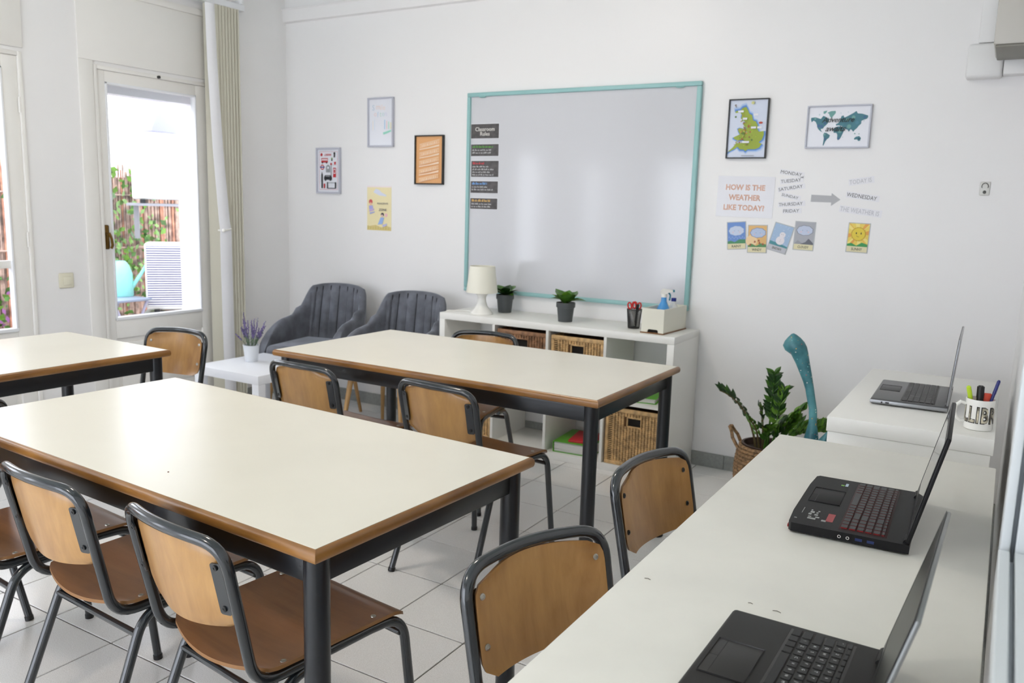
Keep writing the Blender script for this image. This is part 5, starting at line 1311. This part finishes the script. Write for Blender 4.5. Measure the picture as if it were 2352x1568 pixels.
condenser('white outdoor condenser with slatted grille, lower of two, outside the door', (-2.863, .146, .50), math.radians(-40), 'outdoor units')
condenser('white outdoor condenser on a wall shelf, upper of two, outside the door', (-3.163, .271, 1.37), math.radians(-40), 'outdoor units', False)
b = MB(); b.box(-.2, .2, -.42, .42, -.02, 0); b.box(-.2, -.17, -.4, -.36, -.3, -.02); b.box(-.2, -.17, .36, .4, -.3, -.02)
tag(obj('wall_shelf', b, mat('grey_bracket', (150, 150, 156), .5), None, loc=(-3.163, .271, 1.338), rot=(0, 0, math.radians(-40))), 'steel bracket shelf under the upper outdoor unit', 'shelf')
b = MB(); b.box(-.2, .2, -.40, .40, -.03, 0, bev=.004); [b.box(sx * .17 - .02, sx * .17 + .02, sy * .36 - .02, sy * .36 + .02, -.528, -.03) for sx in (-1, 1) for sy in (-1, 1)]
tag(obj('unit_stand', b, M_ALU, None, loc=(-2.863, .146, .469), rot=(0, 0, math.radians(-40))), 'white steel stand under the lower outdoor unit', 'stand')
t = thing('outdoor_lamp', 'pale flared outdoor lamp high above the patio', 'lamp', (-2.42, -.46, 1.85))
b = MB(); b.prism([(-.14, 0), (.14, 0), (.14, .015), (.09, .12), (-.09, .12), (-.14, .015)], 'x', -.08, .08); obj('lamp_shade', b, mat('lamp_lilac', (176, 178, 206), .4), t)
b = MB(); b.tube(path([(0, -.08, .12), (0, -.09, .2), (0, .1, .22), (0, .1, 1.2)], .04, 4), .012, 8); obj('lamp_arm', b, M_WHITEP, t)
# folding table, watering can, planters
t = thing('folding_table', 'small grey folding table in the patio', 'table', (-3.10, -.42, 0))
b = MB(); b.box(-.2, .2, -.17, .17, .585, .605, bev=.006); obj('tabletop', b, mat('slate_grey', (140, 150, 170), .4), t)
for s in (-1, 1):
    for (a, c) in ((-.16, .16), (.16, -.16)):
        b = MB(); b.tube([(s * .17, a * .9, .585), (s * .17, c * .9, -.06)], .011, 8); obj('leg', b, mat('lilac_steel', (170, 168, 190), .4), t)
t = thing('watering_can', 'mint green watering can on the folding table', 'watering can', (-3.16, -.335, .6055), 2.4)
M_MINT = mat('mint_plastic', (150, 222, 214), .35)
b = MB(); b.lathe([(.085, 0), (.09, .01), (.085, .18), (.06, .25), (.035, .28)], n=24); obj('body', b, M_MINT, t)
b = MB(); b.tube(path([(0, .05, .24), (0, .12, .3), (0, .15, .16), (0, .08, .08)], .03, 5), .012, 8); obj('handle', b, M_MINT, t)
b = MB(); b.tube([(0, -.07, .06), (0, -.15, .18), (0, -.2, .27)], [.018, .013, .012], 10); obj('spout', b, M_MINT, t)
for k, (x, y, fl, lab) in enumerate([(-3.56, -.62, (150, 90, 150), 'terracotta trough of purple flowers under the folding table'), (-3.4, -2.35, (120, 90, 190), 'terracotta trough of violet flowers outside the left door')]):
    t = thing('flower_trough', lab, 'planter', (x, y, -.06), 0, None)
    b = MB(); b.box(-.13, .13, -.4, .4, 0, .24, bev=.015); obj('trough', b, mat('terracotta', (186, 90, 66), .8), t)
    b = MB(); b.box(-.11, .11, -.38, .38, .235, .25); obj('soil', b, M_SOIL, t)
    b = MB()
    for q in range(260):
        c = Vector((rd.uniform(-.13, .13), rd.uniform(-.4, .4), .26 + rd.uniform(0, .55))); s = rd.uniform(.012, .03); a = rd.uniform(0, 6.28); b.mi = 0 if rd.random() < .6 else 1
        e1 = Vector((.5 * math.cos(a * 2), math.cos(a), math.sin(a))) * s; e2 = Vector((.3, -math.sin(a), math.cos(a))) * s * .7; b.flat([c - e1, c - e2, c + e1, c + e2])
    o = obj('foliage', b, [M_LEAF, mat('petal_%d' % k, fl, .7)], t, 0); o['kind'] = 'stuff'
